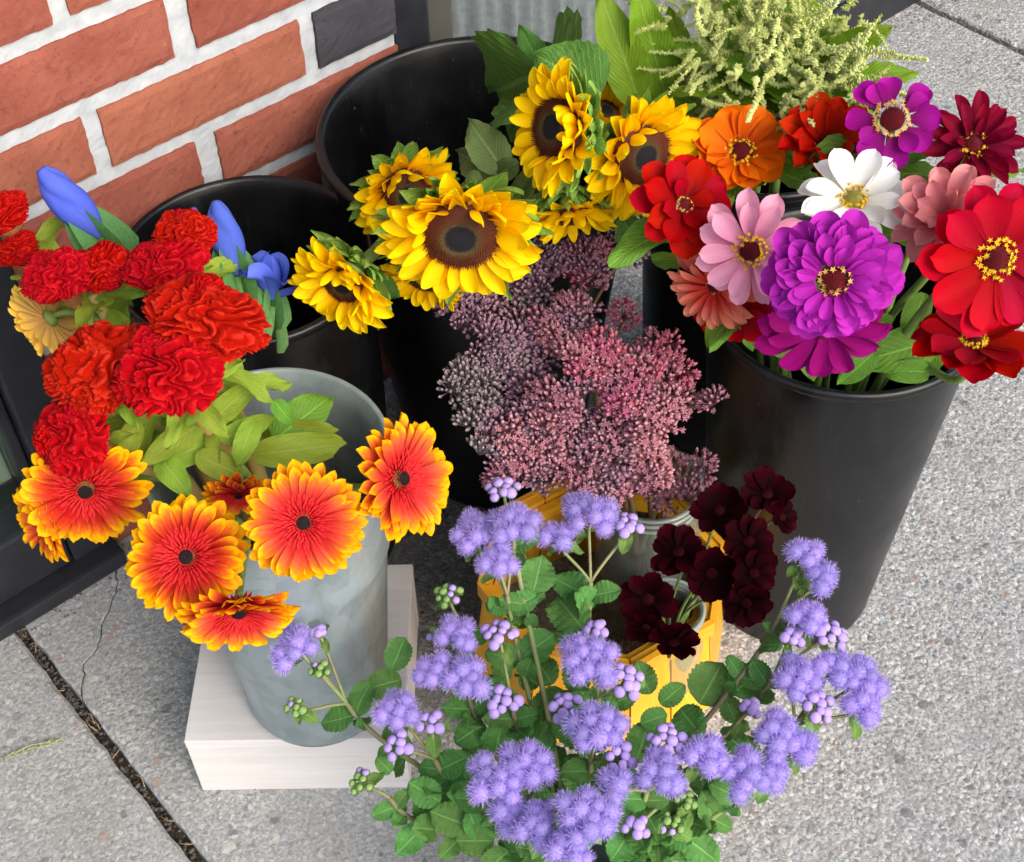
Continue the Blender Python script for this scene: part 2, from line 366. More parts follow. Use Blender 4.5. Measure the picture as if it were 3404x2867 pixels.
slabs = [
    [(-3.1, -1.6), (jl, -1.6), (jl, .05), (-3.1, .05)],
    frag + [(jr, .05)][:0] + [(-.1055, .05), (jr, .05)],
    [(jr, -1.6), (1.270, -1.6), (1.270, .45), (-.1045, .45)] + [(x + .0005, y - .0003) for x, y in crack_a],
    [(1.283, -1.6), (2.9, -1.6), (2.9, .45), (1.283, .45)],
    [(-3.1, -3.3), (jl, -3.3), (jl, -1.612), (-3.1, -1.612)],
    [(jr, -3.3), (1.270, -3.3), (1.270, -1.612), (jr, -1.612)],
    [(1.283, -3.3), (2.9, -3.3), (2.9, -1.612), (1.283, -1.612)]]
for i, p in enumerate(slabs):
    if sum(a[0] * b[1] - a[1] * b[0] for a, b in zip(p, p[1:] + p[:1])) < 0: p = p[::-1]
    short = {k: .0008 for k in range(len(p)) if math.dist(p[k], p[(k + 1) % len(p)]) < .05}
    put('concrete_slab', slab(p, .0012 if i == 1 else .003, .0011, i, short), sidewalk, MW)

# grit, straw and small stones lying in the joints and along the foot of the wall
mb = MB(); mb2 = MB(); rs = random.Random(3)
def pebble(x, y, z, r):
    V = []; 
    for (a, b, c) in ((1, 0, 0), (-1, 0, 0), (0, 1, 0), (0, -1, 0), (0, 0, 1), (0, 0, -1)):
        k = r * rs.uniform(.6, 1.2); V.append((x + a * k, y + b * k, z + c * k * .7))
    return V, [(0, 2, 4), (2, 1, 4), (1, 3, 4), (3, 0, 4), (2, 0, 5), (1, 2, 5), (3, 1, 5), (0, 3, 5)]
for i in range(620):
    mb.add(*pebble(rs.uniform(jl + .001, jr - .001), rs.uniform(-.75, -.01), rs.uniform(-.013, -.008), rs.uniform(.0008, .003)))
for i in range(160): mb.add(*pebble(rs.uniform(1.271, 1.282), rs.uniform(-.6, .1), -.011, rs.uniform(.001, .003)))
for i in range(260):
    u = rs.uniform(-.24, -.06); mb.add(*pebble(u, -.004 - abs(rs.gauss(0, .016)), .0006, rs.uniform(.0005, .0018)))
for i in range(120):
    u = rs.uniform(1.0, 1.4); mb.add(*pebble(u, .083 - abs(rs.gauss(0, .012)), .0006, rs.uniform(.0006, .002)))
for i in range(60): mb.add(*pebble(rs.uniform(-.6, 1.2), rs.uniform(-.9, -.05), .0006, rs.uniform(.0005, .0014)))
for i in range(46):
    if i < 16: u, n_, z = rs.uniform(jl, jr), rs.uniform(-.5, -.01), -.004
    else: u, n_, z = rs.uniform(-.24, -.04), -abs(rs.gauss(.008, .012)), .0015
    a = rs.uniform(0, 6.28); L = rs.uniform(.006, .022)
    mb2.add(*tube([(u, n_, z), (u + math.cos(a) * L * .5, n_ + math.sin(a) * L * .5, z + rs.uniform(0, .003)), (u + math.cos(a + .3) * L, n_ + math.sin(a + .3) * L, z)], .0004, 4))
tag(put('grit', mb.build('grit', plain_mat('grit', (52, 48, 44), (120, 114, 106), 300, .9, .2), False), None, MW), 'loose grit and small stones lying in the pavement joints', 'grit', kind='stuff')
tag(put('straw_bits', mb2.build('straw_bits', plain_mat('straw', (150, 128, 92), (184, 164, 124), 100, .8, .2)), None, MW), 'dry straw bits caught in the pavement joint', 'straw', kind='stuff')
# a pale grass seed head lying on the left slab
mb = MB(); a, b = Vector((-0.4568,0.6271,0.002)), Vector((-0.405,0.644,0.003))
mb.add(*tube([a, a.lerp(b, .5) + Vector((0, .002, .003)), b], .0005, 5))
for i in range(40):
    p = a.lerp(b, i / 44 + .05); d = Vector((rs.uniform(-.2, 1), rs.uniform(-.5, .5), rs.uniform(0, .3))) * .010
    mb.add(*tube([p, p + d * .5 + Vector((0, 0, .001)), p + d], [.0006, .0005, .0001], 4))
tag(put('grass_sprig', mb.build('grass_sprig', plain_mat('dry_grass', (176, 182, 140), (150, 160, 110), 100, .8, .1))), 'thin pale grass sprig lying on the pavement beside the joint', 'grass sprig')

# brick pier, two bricks wide
pier = thing('brick_pier', 'red brick pier with thick pale mortar and one charcoal brick', 'brick wall', tuple(MW @ Vector((.09, .05, 0))))
def brick_mesh(L, h, seed, mat):
    nx, nz = max(6, int(L / .0055)), 10; rs_ = np.random.RandomState(seed); V = []
    for j in range(nz + 1):
        for i in range(nx + 1):
            x, z = L * i / nx, h * j / nz; e = (i in (0, nx)) or (j in (0, nz))
            y = rs_.uniform(-.0004, .0004) + (.0014 if e else 0)
            if i in (0, nx): x += rs_.uniform(-.0002, .0012) * (1 if i else -1)
            if j in (0, nz): z += rs_.uniform(-.0001, .0011) * (1 if j else -1)
            V.append((x, y, z))
    F = [(f[0], f[1], f[2], f[3]) for f in grid_faces(nz + 1, nx + 1)]
    per = [i for i in range(nx + 1)] + [(j + 1) * (nx + 1) - 1 for j in range(1, nz + 1)] + [nz * (nx + 1) + i for i in range(nx - 1, -1, -1)] + [j * (nx + 1) for j in range(nz - 1, 0, -1)]
    k = len(V); V += [(V[p][0], .085, V[p][2]) for p in per]
    for q in range(len(per)):
        F.append((per[(q + 1) % len(per)], per[q], k + q, k + (q + 1) % len(per)))
    return mk('brick', V, F, mat, smooth=False)
cache = {}
for k in range(34):
    z = .0037 + k * .0675
    row = [(-.105, -.0155), (0, .19), (.2055, .2886)] if k % 2 == 0 else [(-.105, .0735), (.0945, .2886)]
    for i, (a, b) in enumerate(row):
        dark = (k == 6 and i == 2) or (k == 17 and i == 0)
        key = (round(b - a, 3), (k * 7 + i) % 4 if k < 12 else 0, dark)
        if key not in cache: cache[key] = brick_mesh(b - a, .052, hash(key) % 9999, M_BRICKD if dark else M_BRICK)
        o = put('brick', cache[key], pier, MW @ T(a, rnd(-.0008, .0008), z + rnd(-.0008, .0008)))
        if dark and k == 6: tag(o, 'charcoal half brick at the corner')
nu, nz = 112, 240; V = []
for j in range(nz + 1):
    for i in range(nu + 1):
        V.append((-.1045 + .3925 * i / nu, 0, .86 * j / nz))
Va = np.array(V); yy = .0042 + .0005 * wob(Va, 5, 120) + .00018 * np.random.uniform(-1, 1, len(Va)); Va[:, 1] = yy
Vb, Fb = box(-.1045, .288, .006, .08, 0, 2.3)
F = grid_faces(nz + 1, nu + 1); k = len(Va)
put('mortar', mk('mortar', list(map(tuple, Va)) + Vb, F + [tuple(i + k for i in f) for f in Fb], M_MORTAR, smooth=False), pier, MW)

# glazed shop front left of the pier (flush) and right of it (set back)
def wbox(name, parent, x0, x1, y0, y1, z0, z1, mat, b=.003): return put(name, bevelbox(name, x0, x1, y0, y1, z0, z1, b, mat), parent, MW)
winl = thing('shop_window', 'dark framed shop window left of the brick pier with a deep bottom rail', 'window', tuple(MW @ Vector((-.6, .03, 0))))
wbox('mullion', winl, -.149, -.107, -.006, .06, .0, 2.3, M_DARKMETAL)
wbox('glazing_stop', winl, -.161, -.1505, .008, .05, .096, 2.3, M_DARKMETAL, .002)
wbox('bottom_rail', winl, -1.6, -.1505, -.008, .06, .022, .095, M_DARKMETAL, .005)
wbox('sill', winl, -1.6, -.107, -.028, .058, .001, .021, M_DARKMETAL, .004)
wbox('glass_pane', winl, -1.6, -.162, .026, .032, .0955, 2.3, M_GLASS, .001)
winr = thing('shop_window', 'dark framed shop window set back right of the brick pier behind the tall bucket', 'window', tuple(MW @ Vector((1, .1, 0))))
wbox('mullion', winr, .2905, .331, .006, .13, 0, 2.3, M_DARKMETAL)
wbox('jamb_board', winr, .3325, .384, .040, .128, .093, 2.3, plain_mat('olive_board', (74, 72, 66), (86, 84, 78), 30, .6, .1))
wbox('bottom_rail', winr, .3325, 3.2, .088, .14, .001, .066, M_DARKMETAL, .004)
wbox('glazing_stop', winr, .3855, 3.2, .096, .138, .0665, .092, plain_mat('weathered_aluminium', (70, 80, 96), (92, 102, 118), 60, .4, .1, .0005, .4), .004)
wbox('glass_pane', winr, .3855, 3.2, .112, .118, .0925, 2.3, M_GLASS, .001)
# pleated pale curtain inside the set-back window
V = []; n = 420
for j in range(9):
    for i in range(n + 1):
        x = .387 + 1.5 * i / n; z = .01 + 2.2 * j / 8
        V.append((x, .150 + .006 * math.sin(x * 260 + .6 * math.sin(x * 31)) + .003 * math.sin(x * 97), z))
tag(put('curtain', mk('curtain', V, grid_faces(9, n + 1), plain_mat('curtain_cloth', (150, 148, 162), (176, 174, 188), 120, .9, .2)), None, MW), 'pale grey pleated curtain hanging inside the set-back shop window', 'curtain')
tag(put('shop_floor', mk('shop_floor', *box(-1.7, 3.3, .142, 2.2, -.01, .004), plain_mat('shop_floor', (120, 124, 116), (140, 144, 134), 8, .5, .1), smooth=False), None, MW), kind='structure')
tag(put('shop_back_wall', mk('shop_back_wall', *box(-1.7, 3.3, 2.2, 2.3, -.01, 2.4), plain_mat('shop_wall', (120, 124, 112), (134, 138, 124), 8, .8, .1), smooth=False), None, MW), kind='structure')
tag(put('added_backing_board', bevelbox('added_backing_board', -1.55, -.155, .062, .072, .005, 1.2, .002, plain_mat('added_pale_board', (150, 162, 150), (170, 180, 166), 10, .7, .1)), None, MW), 'pale green grey board added behind the left window glass', 'board')  # backing added so the left glass reads pale instead of dark
# building front above, plus an unseen overhang added to cut light from overhead
tag(put('shop_fascia', bevelbox('shop_fascia', -1.7, 3.3, -.02, 2.3, 2.302, 4.2, .01, plain_mat('fascia', (110, 108, 104), (128, 126, 120), 6, .8, .2)), None, MW), 'grey shop fascia above the windows', 'fascia')
tag(put('unseen_canopy', bevelbox('unseen_canopy', -1.7, 3.3, -.7, -.021, 2.36, 2.45, .01, plain_mat('unseen_canopy_paint', (150, 150, 148), (166, 166, 162), 6, .8, .1)), None, MW), 'unseen flat grey overhang added to hold back light from above', 'unseen_canopy')
#PART3

# ------------------------------------------------------------------ containers
M_BUCKET = bucket_mat('black_plastic'); M_ZINC = zinc_mat()
def bucket(name, label, xy, z0, h, rb, rt, mat, lip=.005, rings=(), group=None, wall=.003, n=96):
    t = thing(name, label, 'bucket', (xy[0], xy[1], z0), group); M = T(xy[0], xy[1], z0)
    prof = [(rb * .02, .006), (rb * .9, .006), (rb * .97, .003), (rb, .0), (rb + .0008, .004)]
    k = 26
    for i in range(1, k):
        s = i / k; r = rb + (rt - rb) * s; z = h * s
        for zr in rings: r += .0028 * math.exp(-((z - zr) / .003) ** 2)
        prof.append((r, z))
    prof += [(rt - .001, h - lip * 2.2), (rt + lip * .55, h - lip * 2.0), (rt + lip, h - lip * 1.3), (rt + lip * .95, h - lip * .5), (rt + lip * .5, h), (rt - lip * .1, h - lip * .1), (rt - lip * .5, h - lip * .6), (rt - lip * .75, h - lip * 1.6)]
    for i in range(k, -1, -1):
        s = i / k * .97; prof.append((rb + (rt - rb) * s - wall - .0012, max(.009, h * s)))
    prof.append((rb * .02, .009))
    V, F, U = lathe(prof, n); put('body', mk('bucket_body', V, F, mat, U), t, M)
    return t
bucket('flower_bucket', 'widest black plastic bucket against the brick, holding sunflowers', (-.017, .980), 0, .40, .086, .1345, M_BUCKET, .0055, group='black plastic flower buckets')
bucket('flower_bucket', 'black plastic bucket at the brick pier holding the blue irises', (-.211, .871), 0, .36, .094, .1015, M_BUCKET, .0045, group='black plastic flower buckets')
bucket('flower_bucket', 'black plastic bucket on open pavement holding the zinnias', (.258, .798), 0, .365, .078, .1045, M_BUCKET, .0045, group='black plastic flower buckets')
bucket('flower_bucket', 'black plastic bucket with the pale green amaranth, half hidden behind zinnias', (.226, 1.032), 0, .36, .085, .103, M_BUCKET, .0045, group='black plastic flower buckets')
gb = bucket('galvanised_bucket', 'tall galvanised steel bucket on the white wooden riser', (-.167, .638), .0845, .2955, .0565, .0815, M_ZINC, .003, rings=(.012, .205, .222), n=80)
V, F, U = tube([(.057, 0, .004), (.0705, 0, .16), (.081, 0, .287)], .0016, 6); put('seam', mk('seam', V, F, M_ZINC, U), gb, T(-.167, .638, .0845) @ RZ(20))
ab = bucket('galvanised_bucket', 'small galvanised bucket under the lavender floss flowers', (.036, .412), .0005, .185, .042, .0525, M_ZINC, .0025, rings=(.15,), n=64)

# white wooden riser: a box of boards
M_WHITEWOOD = wood_mat('whitewashed_wood', (206, 202, 202), (222, 218, 216), 0, .6)
ri = thing('wooden_riser', 'whitewashed wooden box riser under the tall galvanised bucket', 'box', (-.187, .68, 0))
Mr = T(-.275, .5915, 0) @ RZ(-1.0); wx, dy, hz = .179, .176, .083
def rb_(name, *a): put(name, bevelbox(name, *a, .0009, M_WHITEWOOD), ri, Mr)
rb_('front_board', 0, wx, 0, .011, 0, hz - .0092); rb_('back_board', 0, wx, dy - .011, dy, 0, hz - .0092)
rb_('side_board', .0004, .011, .0113, dy - .0113, 0, hz - .0092); rb_('side_board', wx - .011, wx - .0004, .0113, dy - .0113, 0, hz - .0092)
rb_('top_board', -.0003, wx + .0003, -.0003, dy + .0003, hz - .009, hz)

# yellow stave tub, eight-sided, wider at the foot
M_YEL = wood_mat('yellow_stained_wood', (226, 158, 30), (240, 180, 58), 2, .4); M_YEL2 = wood_mat('yellow_stained_rail', (222, 150, 26), (238, 174, 50), 0, .4)
tubt = thing('stave_tub', 'eight-sided yellow wooden stave tub with glass jars standing inside', 'tub', (.075, .729, 0)); Mt = T(.075, .729, 0) @ RZ(9)
NS, rt_, rb2, ht = 8, .104, .118, .120
for k in range(NS):
    a0, a1 = 2 * math.pi * k / NS, 2 * math.pi * (k + 1) / NS
    for q in range(2):
        b0, b1 = (q + .02) / 2, (q + .98) / 2
        def pt(r, t, z):
            p = Vector((math.cos(a0), math.sin(a0), 0)).lerp(Vector((math.cos(a1), math.sin(a1), 0)), t) * r; p.z = z; return p
        V = [pt(rb2, b0, 0), pt(rb2, b1, 0), pt(rb2 - .007, b1, 0), pt(rb2 - .007, b0, 0), pt(rt_, b0, ht), pt(rt_, b1, ht), pt(rt_ - .007, b1, ht), pt(rt_ - .007, b0, ht)]
        put('stave', mk('stave', V, [(3, 2, 1, 0), (4, 5, 6, 7), (0, 1, 5, 4), (1, 2, 6, 5), (2, 3, 7, 6), (3, 0, 4, 7)], M_YEL, smooth=False), tubt, Mt)
    for nm, r0, r1, z0, z1 in (('rim_rail', rt_ + .0005, rt_ + .006, ht - .014, ht + .0035), ('inner_rail', rt_ - .0155, rt_ - .0078, ht - .020, ht - .006)):
        V = [pt(r, t, z) for z in (z0, z1) for r, t in ((r1, .002), (r1, .998), (r0, .998), (r0, .002))]
        put(nm, mk(nm, V, [(3, 2, 1, 0), (4, 5, 6, 7), (0, 1, 5, 4), (1, 2, 6, 5), (2, 3, 7, 6), (3, 0, 4, 7)], M_YEL2, smooth=False), tubt, Mt)

# glass jars
M_JAR = glass_mat('jar_glass', (230, 238, 232), .9, .03, .22)
def jar_water_mat():
    m = NT('jar_water'); t = m.n('ShaderNodeBsdfTransparent'); t.inputs[0].default_value = lin((214, 212, 196)); g = m.n('ShaderNodeBsdfGlossy'); g.inputs['Roughness'].default_value = .03
    f = m.n('ShaderNodeFresnel'); f.inputs[0].default_value = 1.33; mx = m.n('ShaderNodeMixShader'); m.l(f.outputs[0], mx.inputs[0]); m.l(t.outputs[0], mx.inputs[1]); m.l(g.outputs[0], mx.inputs[2]); return m.done(mx.outputs[0])
M_WATER = jar_water_mat()
m = NT('ring_glass'); gb_ = m.bsdf(Base_Color=lin((206, 220, 212)), Roughness=.08, Transmission_Weight=.55, IOR=1.5); M_RING = m.done(gb_.outputs[0])
def jar(label, xy, z0, h, r, rn):
    t = thing('glass_jar', label, 'jar', (xy[0], xy[1], z0), 'glass jars in the yellow tub'); M = T(xy[0], xy[1], z0)
    prof = [(.001, .004), (r * .7, .004), (r * .9, .001), (r, .008), (r, h * .68), (r * .985, h * .74), (rn + .002, h * .86), (rn, h * .89), (rn, h * .9), (rn + .0022, h * .91), (rn, h * .92), (rn, h * .94), (rn + .0022, h * .95), (rn, h * .96), (rn + .001, h * .985), (rn + .0005, h), (rn - .002, h), (rn - .003, h * .98),
            (rn - .003, h * .86), (r - .0035, h * .72), (r - .0035, .012), (r * .8, .008), (.001, .008)]
    V, F, U = lathe(prof, 56); put('body', mk('jar_body', V, F, M_JAR, U), t, M)
    for zz in (h * .915, h * .955, h * .992):
        V, F, U = lathe([(rn + .001 + .0016 * math.cos(a), zz + .0016 * math.sin(a)) for a in [i * math.pi / 4 for i in range(9)]], 56)
        put('rim_ring', mk('rim_ring', V, F, M_RING, U), t, M)
    V, F, U = lathe([(.001, .0085), (r - .005, .0085), (r - .0042, .014), (r - .0042, h * .5), (.001, h * .5)], 48); put('water', mk('water', V, F, M_WATER, U), t, M)
jar('large clear glass jar under the pink stonecrop heads', (.117, .768), .001, .182, .0465, .0415)
jar('clear glass jar under the dark maroon cosmos', (.126, .676), .001, .13, .033, .028)
#PART4

# ------------------------------------------------------------------ plant building blocks
def petal(name, mat, W=.4, wid=None, cup=.15, bend0=0, bend1=0, nv=8, nu=4, notch=0, ripple=0, twist=0, fold=0, seed=0):
    """one petal of length 1 along +x; wid(t) is its outline, bend in degrees from base to tip"""
    rs_ = random.Random(seed); V = []; U = []; x = z = 0.0; ph = rs_.uniform(0, 6)
    t = 0
    for j in range(nv + 1):
        tp, t = t, 1 - (1 - j / nv) ** 1.6; a = R_(bend0 + bend1 * t)
        if j: x += math.cos(a) * (t - tp); z += math.sin(a) * (t - tp)
        w = W * wid(t) / 2; tw = R_(twist * t)
        for i in range(nu + 1):
            s = 2 * i / nu - 1; y = w * s; dz = cup * w * s * s * 2 - fold * w * (1 - abs(s)) + ripple * math.sin(5 * t + 3 * s + ph) * t
            dx = -notch * (1 - math.cos(s * 9)) * .5 * (t ** 6)
            yy = y * math.cos(tw) - dz * math.sin(tw); zz = y * math.sin(tw) + dz * math.cos(tw)
            V.append((x - math.sin(a) * zz * .6 + dx, yy, z + math.cos(a) * zz)); U.append(((s + 1) / 2, t))
    return mk(name, V, grid_faces(nv + 1, nu + 1), mat, U)
def w_point(p=.45, q=.8):   # pointed
    m = (p / (p + q)) ** p * (q / (p + q)) ** q
    return lambda t: max(.03, (max(t, .004) ** p) * (max(1 - t, 0) ** q) / m)
def w_round(t0=.68, base=.28, e=.5):   # spoon shaped with a round end
    def f(t):
        if t < t0: s = t / t0; return base + (1 - base) * (s * s * (3 - 2 * s)) ** .8
        return max(.30, (1 - ((t - t0) / (1 - t0 + .012)) ** 2) ** e)
    return f
def leaf(name, mat, W=.45, wid=None, teeth=0, tooth=.1, fold=.3, bend0=10, bend1=-60, nv=20, nu=6, wave=.04, seed=0):
    rs_ = random.Random(seed); V = []; U = []; x = z = 0.0; ph = rs_.uniform(0, 6)
    for j in range(nv + 1):
        t = j / nv; a = R_(bend0 + bend1 * t)
        if j: x += math.cos(a) / nv; z += math.sin(a) / nv
        w = W * wid(t) / 2
        if teeth: w *= 1 - tooth * (1 - ((t * teeth) % 1.0))
        for i in range(nu + 1):
            s = 2 * i / nu - 1; dz = fold * w * abs(s) + wave * math.sin(9 * t + ph + 2.5 * s) * abs(s) * (0.3 + t) + .012 * math.sin(t * 44) * abs(s)
            V.append((x - math.sin(a) * dz, w * s, z + math.cos(a) * dz)); U.append(((s + 1) / 2, t))
    return mk(name, V, grid_faces(nv + 1, nu + 1), mat, U)

def rows(parent, H, meshes, spec, e1=0, a0=90, jit=6, name='petal', sj=.08, tilt=8):
    """rings of petals: (count, start radius, height, length, elevation, phase)"""
    for (n, r0, z0, L, el, ph) in spec:
        for k in range(n):
            a = 360 * (k + ph) / n + rnd(-jit, jit); e = el + e1 * math.cos(R_(a - a0)) + rnd(-jit, jit) * .9
            l = L * (1 + rnd(-sj, sj))
            put(name, random.choice(meshes), parent, H @ RZ(a) @ T(r0, 0, z0 + rnd(-.0006, .0006)) @ RY(-e) @ RX(rnd(-tilt, tilt)) @ S(l, l * rnd(.9, 1.1), l))
def dome(name, mat, h=.35, nr=12, na=40, seed=0, rough=0.0):
    V = []; U = []
    for j in range(nr + 1):
        r = math.sin(j / nr * math.pi / 2); z = math.cos(j / nr * math.pi / 2) * h
        for i in range(na):
            a = 2 * math.pi * i / na; V.append((max(r, .002) * math.cos(a), max(r, .002) * math.sin(a), z + rnd(-rough, rough))); U.append((i / na, j / nr))
    V += [(0, 0, -.05)]; U.append((0, 1)); F = [tuple(reversed(f)) for f in grid_faces(nr + 1, na, True)]
    k = nr * na; F += [(k + (i + 1) % na, k + i, len(V) - 1) for i in range(na)][::-1]
    return mk(name, V, F, mat, U)
def spiral_spikes(mb, n, r0, r1, h0, length, wid, domeh=.35, spread=.5, nside=3):
    for k in range(n):
        r = math.sqrt(r0 * r0 + (r1 * r1 - r0 * r0) * (k + .5) / n); a = k * 2.39996
        c = Vector((r * math.cos(a), r * math.sin(a), domeh * math.sqrt(max(0, 1 - r * r))))
        nrm = Vector((c.x * spread, c.y * spread, 1)).normalized(); L = length * rnd(.75, 1.25)
        o = nrm.orthogonal().normalized(); o2 = nrm.cross(o)
        V = [c + (o * math.cos(6.283 * i / nside) + o2 * math.sin(6.283 * i / nside)) * wid for i in range(nside)] + [c + nrm * L]
        mb.add(V, [(i, (i + 1) % nside, nside) for i in range(nside)], [(0, r)] * (nside + 1))

M_STEM = plain_mat('green_stem', (96, 124, 58), (128, 152, 80), 90, .55, .3, .0006)
M_STEMP = plain_mat('purple_stem', (108, 84, 80), (120, 124, 84), 40, .6, .3, .0006)
M_STEMY = plain_mat('pale_stem', (158, 158, 84), (182, 142, 92), 30, .55, .3, .0006)
def stem(parent, base, head, n, r0=.003, r1=.002, mat=None, rim=None, neck=.06, name='stem', off=.004):
    """from the foot of its container, out through the mouth (rim: x, y, z, radius), up to the head from behind"""
    base, head, n = Vector(base), Vector(head), Vector(n).normalized(); end = head - n * off; c = Vector(rim[:3]); o = Vector((head.x - c.x, head.y - c.y, 0))
    via = c + o.normalized() * min(o.length * .55, rim[3] * .82) if o.length > 1e-5 else c
    L = (end - via).length; p1 = via + (via - base).normalized() * L * .35; p2 = end - n * min(neck, L * .45) - Vector((0, 0, min(neck, L * .4) * .4))
    pts = [base, base.lerp(via, .33), base.lerp(via, .66)] + bez(via, p1, p2, end, 14); k = len(pts)
    V, F, U = tube(pts, [r0 + (r1 - r0) * i / (k - 1) for i in range(k)], 8)
    put(name, mk(name, V, F, mat or M_STEM, U), parent)
    return pts
def leaf_at(parent, p, d, L, meshes, upv=(0, 0, 1), name='leaf', roll=0, sx=1):
    d = Vector(d).normalized(); u = Vector(upv); z = (u - u.dot(d) * d)
    if z.length < .05: z = d.orthogonal()
    z.normalize(); y = z.cross(d)
    M = Matrix(((d.x, y.x, z.x, p[0]), (d.y, y.y, z.y, p[1]), (d.z, y.z, z.z, p[2]), (0, 0, 0, 1)))
    return put(name, random.choice(meshes), parent, M @ RX(roll) @ S(L, L * sx, L))
def spot(c, r): a = rnd(0, 6.283); q = r * math.sqrt(random.random()); return (c[0] + q * math.cos(a), c[1] + q * math.sin(a), c[2])

# ---- sunflower kit
M_SUNP = petal_mat('sunflower_petal', [(0, (246, 172, 0)), (.3, (255, 206, 0)), (1, (255, 222, 8))], .12, .36, .6, .08, 18, .01)
M_BRACT = leaf_mat('sunflower_bract', (124, 168, 60), (162, 202, 98), None, .55, .3, 3)
M_SUNLEAF = leaf_mat('sunflower_leaf', (70, 112, 44), (96, 138, 58), None, .5, .2, 6)
m = NT('sunflower_disc'); u, v, uv = m.uvxy()
c = m.ramp(m.math('ADD', v, m.math('MULTIPLY', m.math('SUBTRACT', m.noise(m.objco(), 14, 3), .5), .12)), [(0, lin((26, 26, 32))), (.34, lin((22, 20, 25))), (.42, lin((84, 66, 34))), (.5, lin((84, 54, 24))), (.62, lin((88, 36, 14))), (1, lin((96, 44, 14)))])
b = m.bsdf(Base_Color=c, Roughness=.6); b.inputs['Specular IOR Level'].default_value = .3; M_DISC = m.done(b.outputs[0])
SUN_P = [petal('sunflower_petal', M_SUNP, .42 + .03 * k, w_point(.42 + .03 * k, .60), .22, -6 + 4 * k, (12, -22, 30, 6, -34)[k], 9, 4, 0, .03, (0, 14, -12, 6, 0)[k], .12, k) for k in range(5)]
BRACTS = [petal('bract', M_BRACT, .42, w_point(.25, .95), .25, (0, 20, -15)[k], (50, 20, 70)[k], 8, 4, 0, .04, 10 * k, .25, k) for k in range(3)]
SUNLEAF = [leaf('sunflower_leaf', M_SUNLEAF, .82, w_point(.42, .85), 8, .10, .25, 5 + 10 * k, -50 + 20 * k, 24, 8, .05, k) for k in range(2)]
mb = MB(); V = []; nr, na = 14, 48
for j in range(nr + 1):
    r = j / nr
    for i in range(na):
        a = 6.2832 * i / na; V.append((max(r, .003) * math.cos(a), max(r, .003) * math.sin(a), .30 * math.sqrt(max(0, 1 - r * r)) + .06 * math.exp(-((r - .55) / .18) ** 2) - .05))
mb.add(V, [tuple(reversed(f)) for f in grid_faces(nr + 1, na, True)], [(i / na, j / nr) for j in range(nr + 1) for i in range(na)])
n0 = 900
for k in range(n0):
    r = math.sqrt((k + .5) / n0); a = k * 2.39996; c0 = Vector((r * math.cos(a), r * math.sin(a), .30 * math.sqrt(max(0, 1 - r * r)) - .05 + .06 * math.exp(-((r - .55) / .18) ** 2)))
    nr_ = Vector((c0.x * .7, c0.y * .7, 1)).normalized(); L = (.035 if r < .42 else .09 + .05 * (r > .6)) * rnd(.7, 1.2); w = .019; o = nr_.orthogonal().normalized(); o2 = nr_.cross(o)
    V = [c0 + (o * math.cos(2.094 * i) + o2 * math.sin(2.094 * i)) * w for i in range(3)] + [c0 + nr_ * L]
    mb.add(V, [(0, 1, 3), (1, 2, 3), (2, 0, 3)], [(.5, min(1, r))] * 4)
DISC = mb.build('disc', M_DISC)
CALYX = dome('calyx', M_BRACT, .6)
SUN_BASE = (-.014, .978, .02)
def sunflower(P, n, D, label, disc=.47, e0=18, e1=14, a0=90, npet=20, leaves=0, nb=20):
    R = D / 2; rd = R * disc; P = Vector(P); H = T(P) @ frame_from(n)
    b = spot(SUN_BASE, .05); t = thing('sunflower', label, 'sunflower', b, 'sunflowers in the widest black bucket')
    L = (R - rd * .8)
    rows(t, H, SUN_P, [(npet + 5, rd * .86, -.004, L, e0 - 8, 0), (npet + 3, rd * .84, -.001, L * .92, e0 + 6, .5), (npet // 2 + 2, rd * .82, .001, L * .72, e0 + 26, .3)], e1, a0, 7, sj=.12, tilt=16)
    put('disc', DISC, t, H @ S(rd, rd, rd))
    put('calyx', CALYX, t, H @ T(0, 0, -.003) @ RX(180) @ S(rd * 1.02, rd * 1.02, rd * .9))
    rows(t, H, BRACTS, [(nb, rd * .8, -.013, R * .70, -4, 0), (nb - 4, rd * .62, -.016, R * .72, -16, .4)], 22, a0, 9, 'bract', .18, 18)
    pts = stem(t, b, P, n, .0055, .0045, M_STEM, (-.017, .98, .40, .125), .07, off=.02)
    for k in range(leaves):
        q = pts[-5 - 2 * k]; a = rnd(0, 360); leaf_at(t, q, (math.cos(R_(a)), math.sin(R_(a)), .25), rnd(.07, .1), SUNLEAF)
    return t

# ---- gerbera kit
M_GER = petal_mat('gerbera_petal', [(0, (186, 20, 24)), (.42, (210, 48, 44)), (.62, (220, 82, 56)), (.82, (232, 124, 34)), (.95, (248, 184, 4))], .16, .28, .55, .1, 10, 0, .16)
M_GERB = petal_mat('gerbera_petal_back', [(0, (226, 172, 96)), (.5, (240, 196, 110)), (1, (248, 206, 84))], .2, .25, .55, .14, 12)
GER_P = [petal('gerbera_petal', M_GER, .25 + .02 * k, w_round(.76, .5, .55), .22, 4, (-8, -16, 6, -2)[k], 7, 4, .03, .015, 5 * (k - 1), .12, k) for k in range(4)]
M_GER2 = petal_mat('gerbera_petal_deep', [(0, (170, 12, 18)), (.42, (190, 30, 26)), (.62, (208, 66, 34)), (.80, (230, 118, 24)), (.93, (250, 186, 0))], .2, .28, .55, .12, 10, 0, .16)
GER_P2 = [petal('gerbera_petal', M_GER2, .25 + .02 * k, w_round(.76, .5, .55), .22, 4, (-12, -22, 4, -6)[k], 7, 4, .03, .03, 7 * (k - 1), .12, k + 9) for k in range(4)]
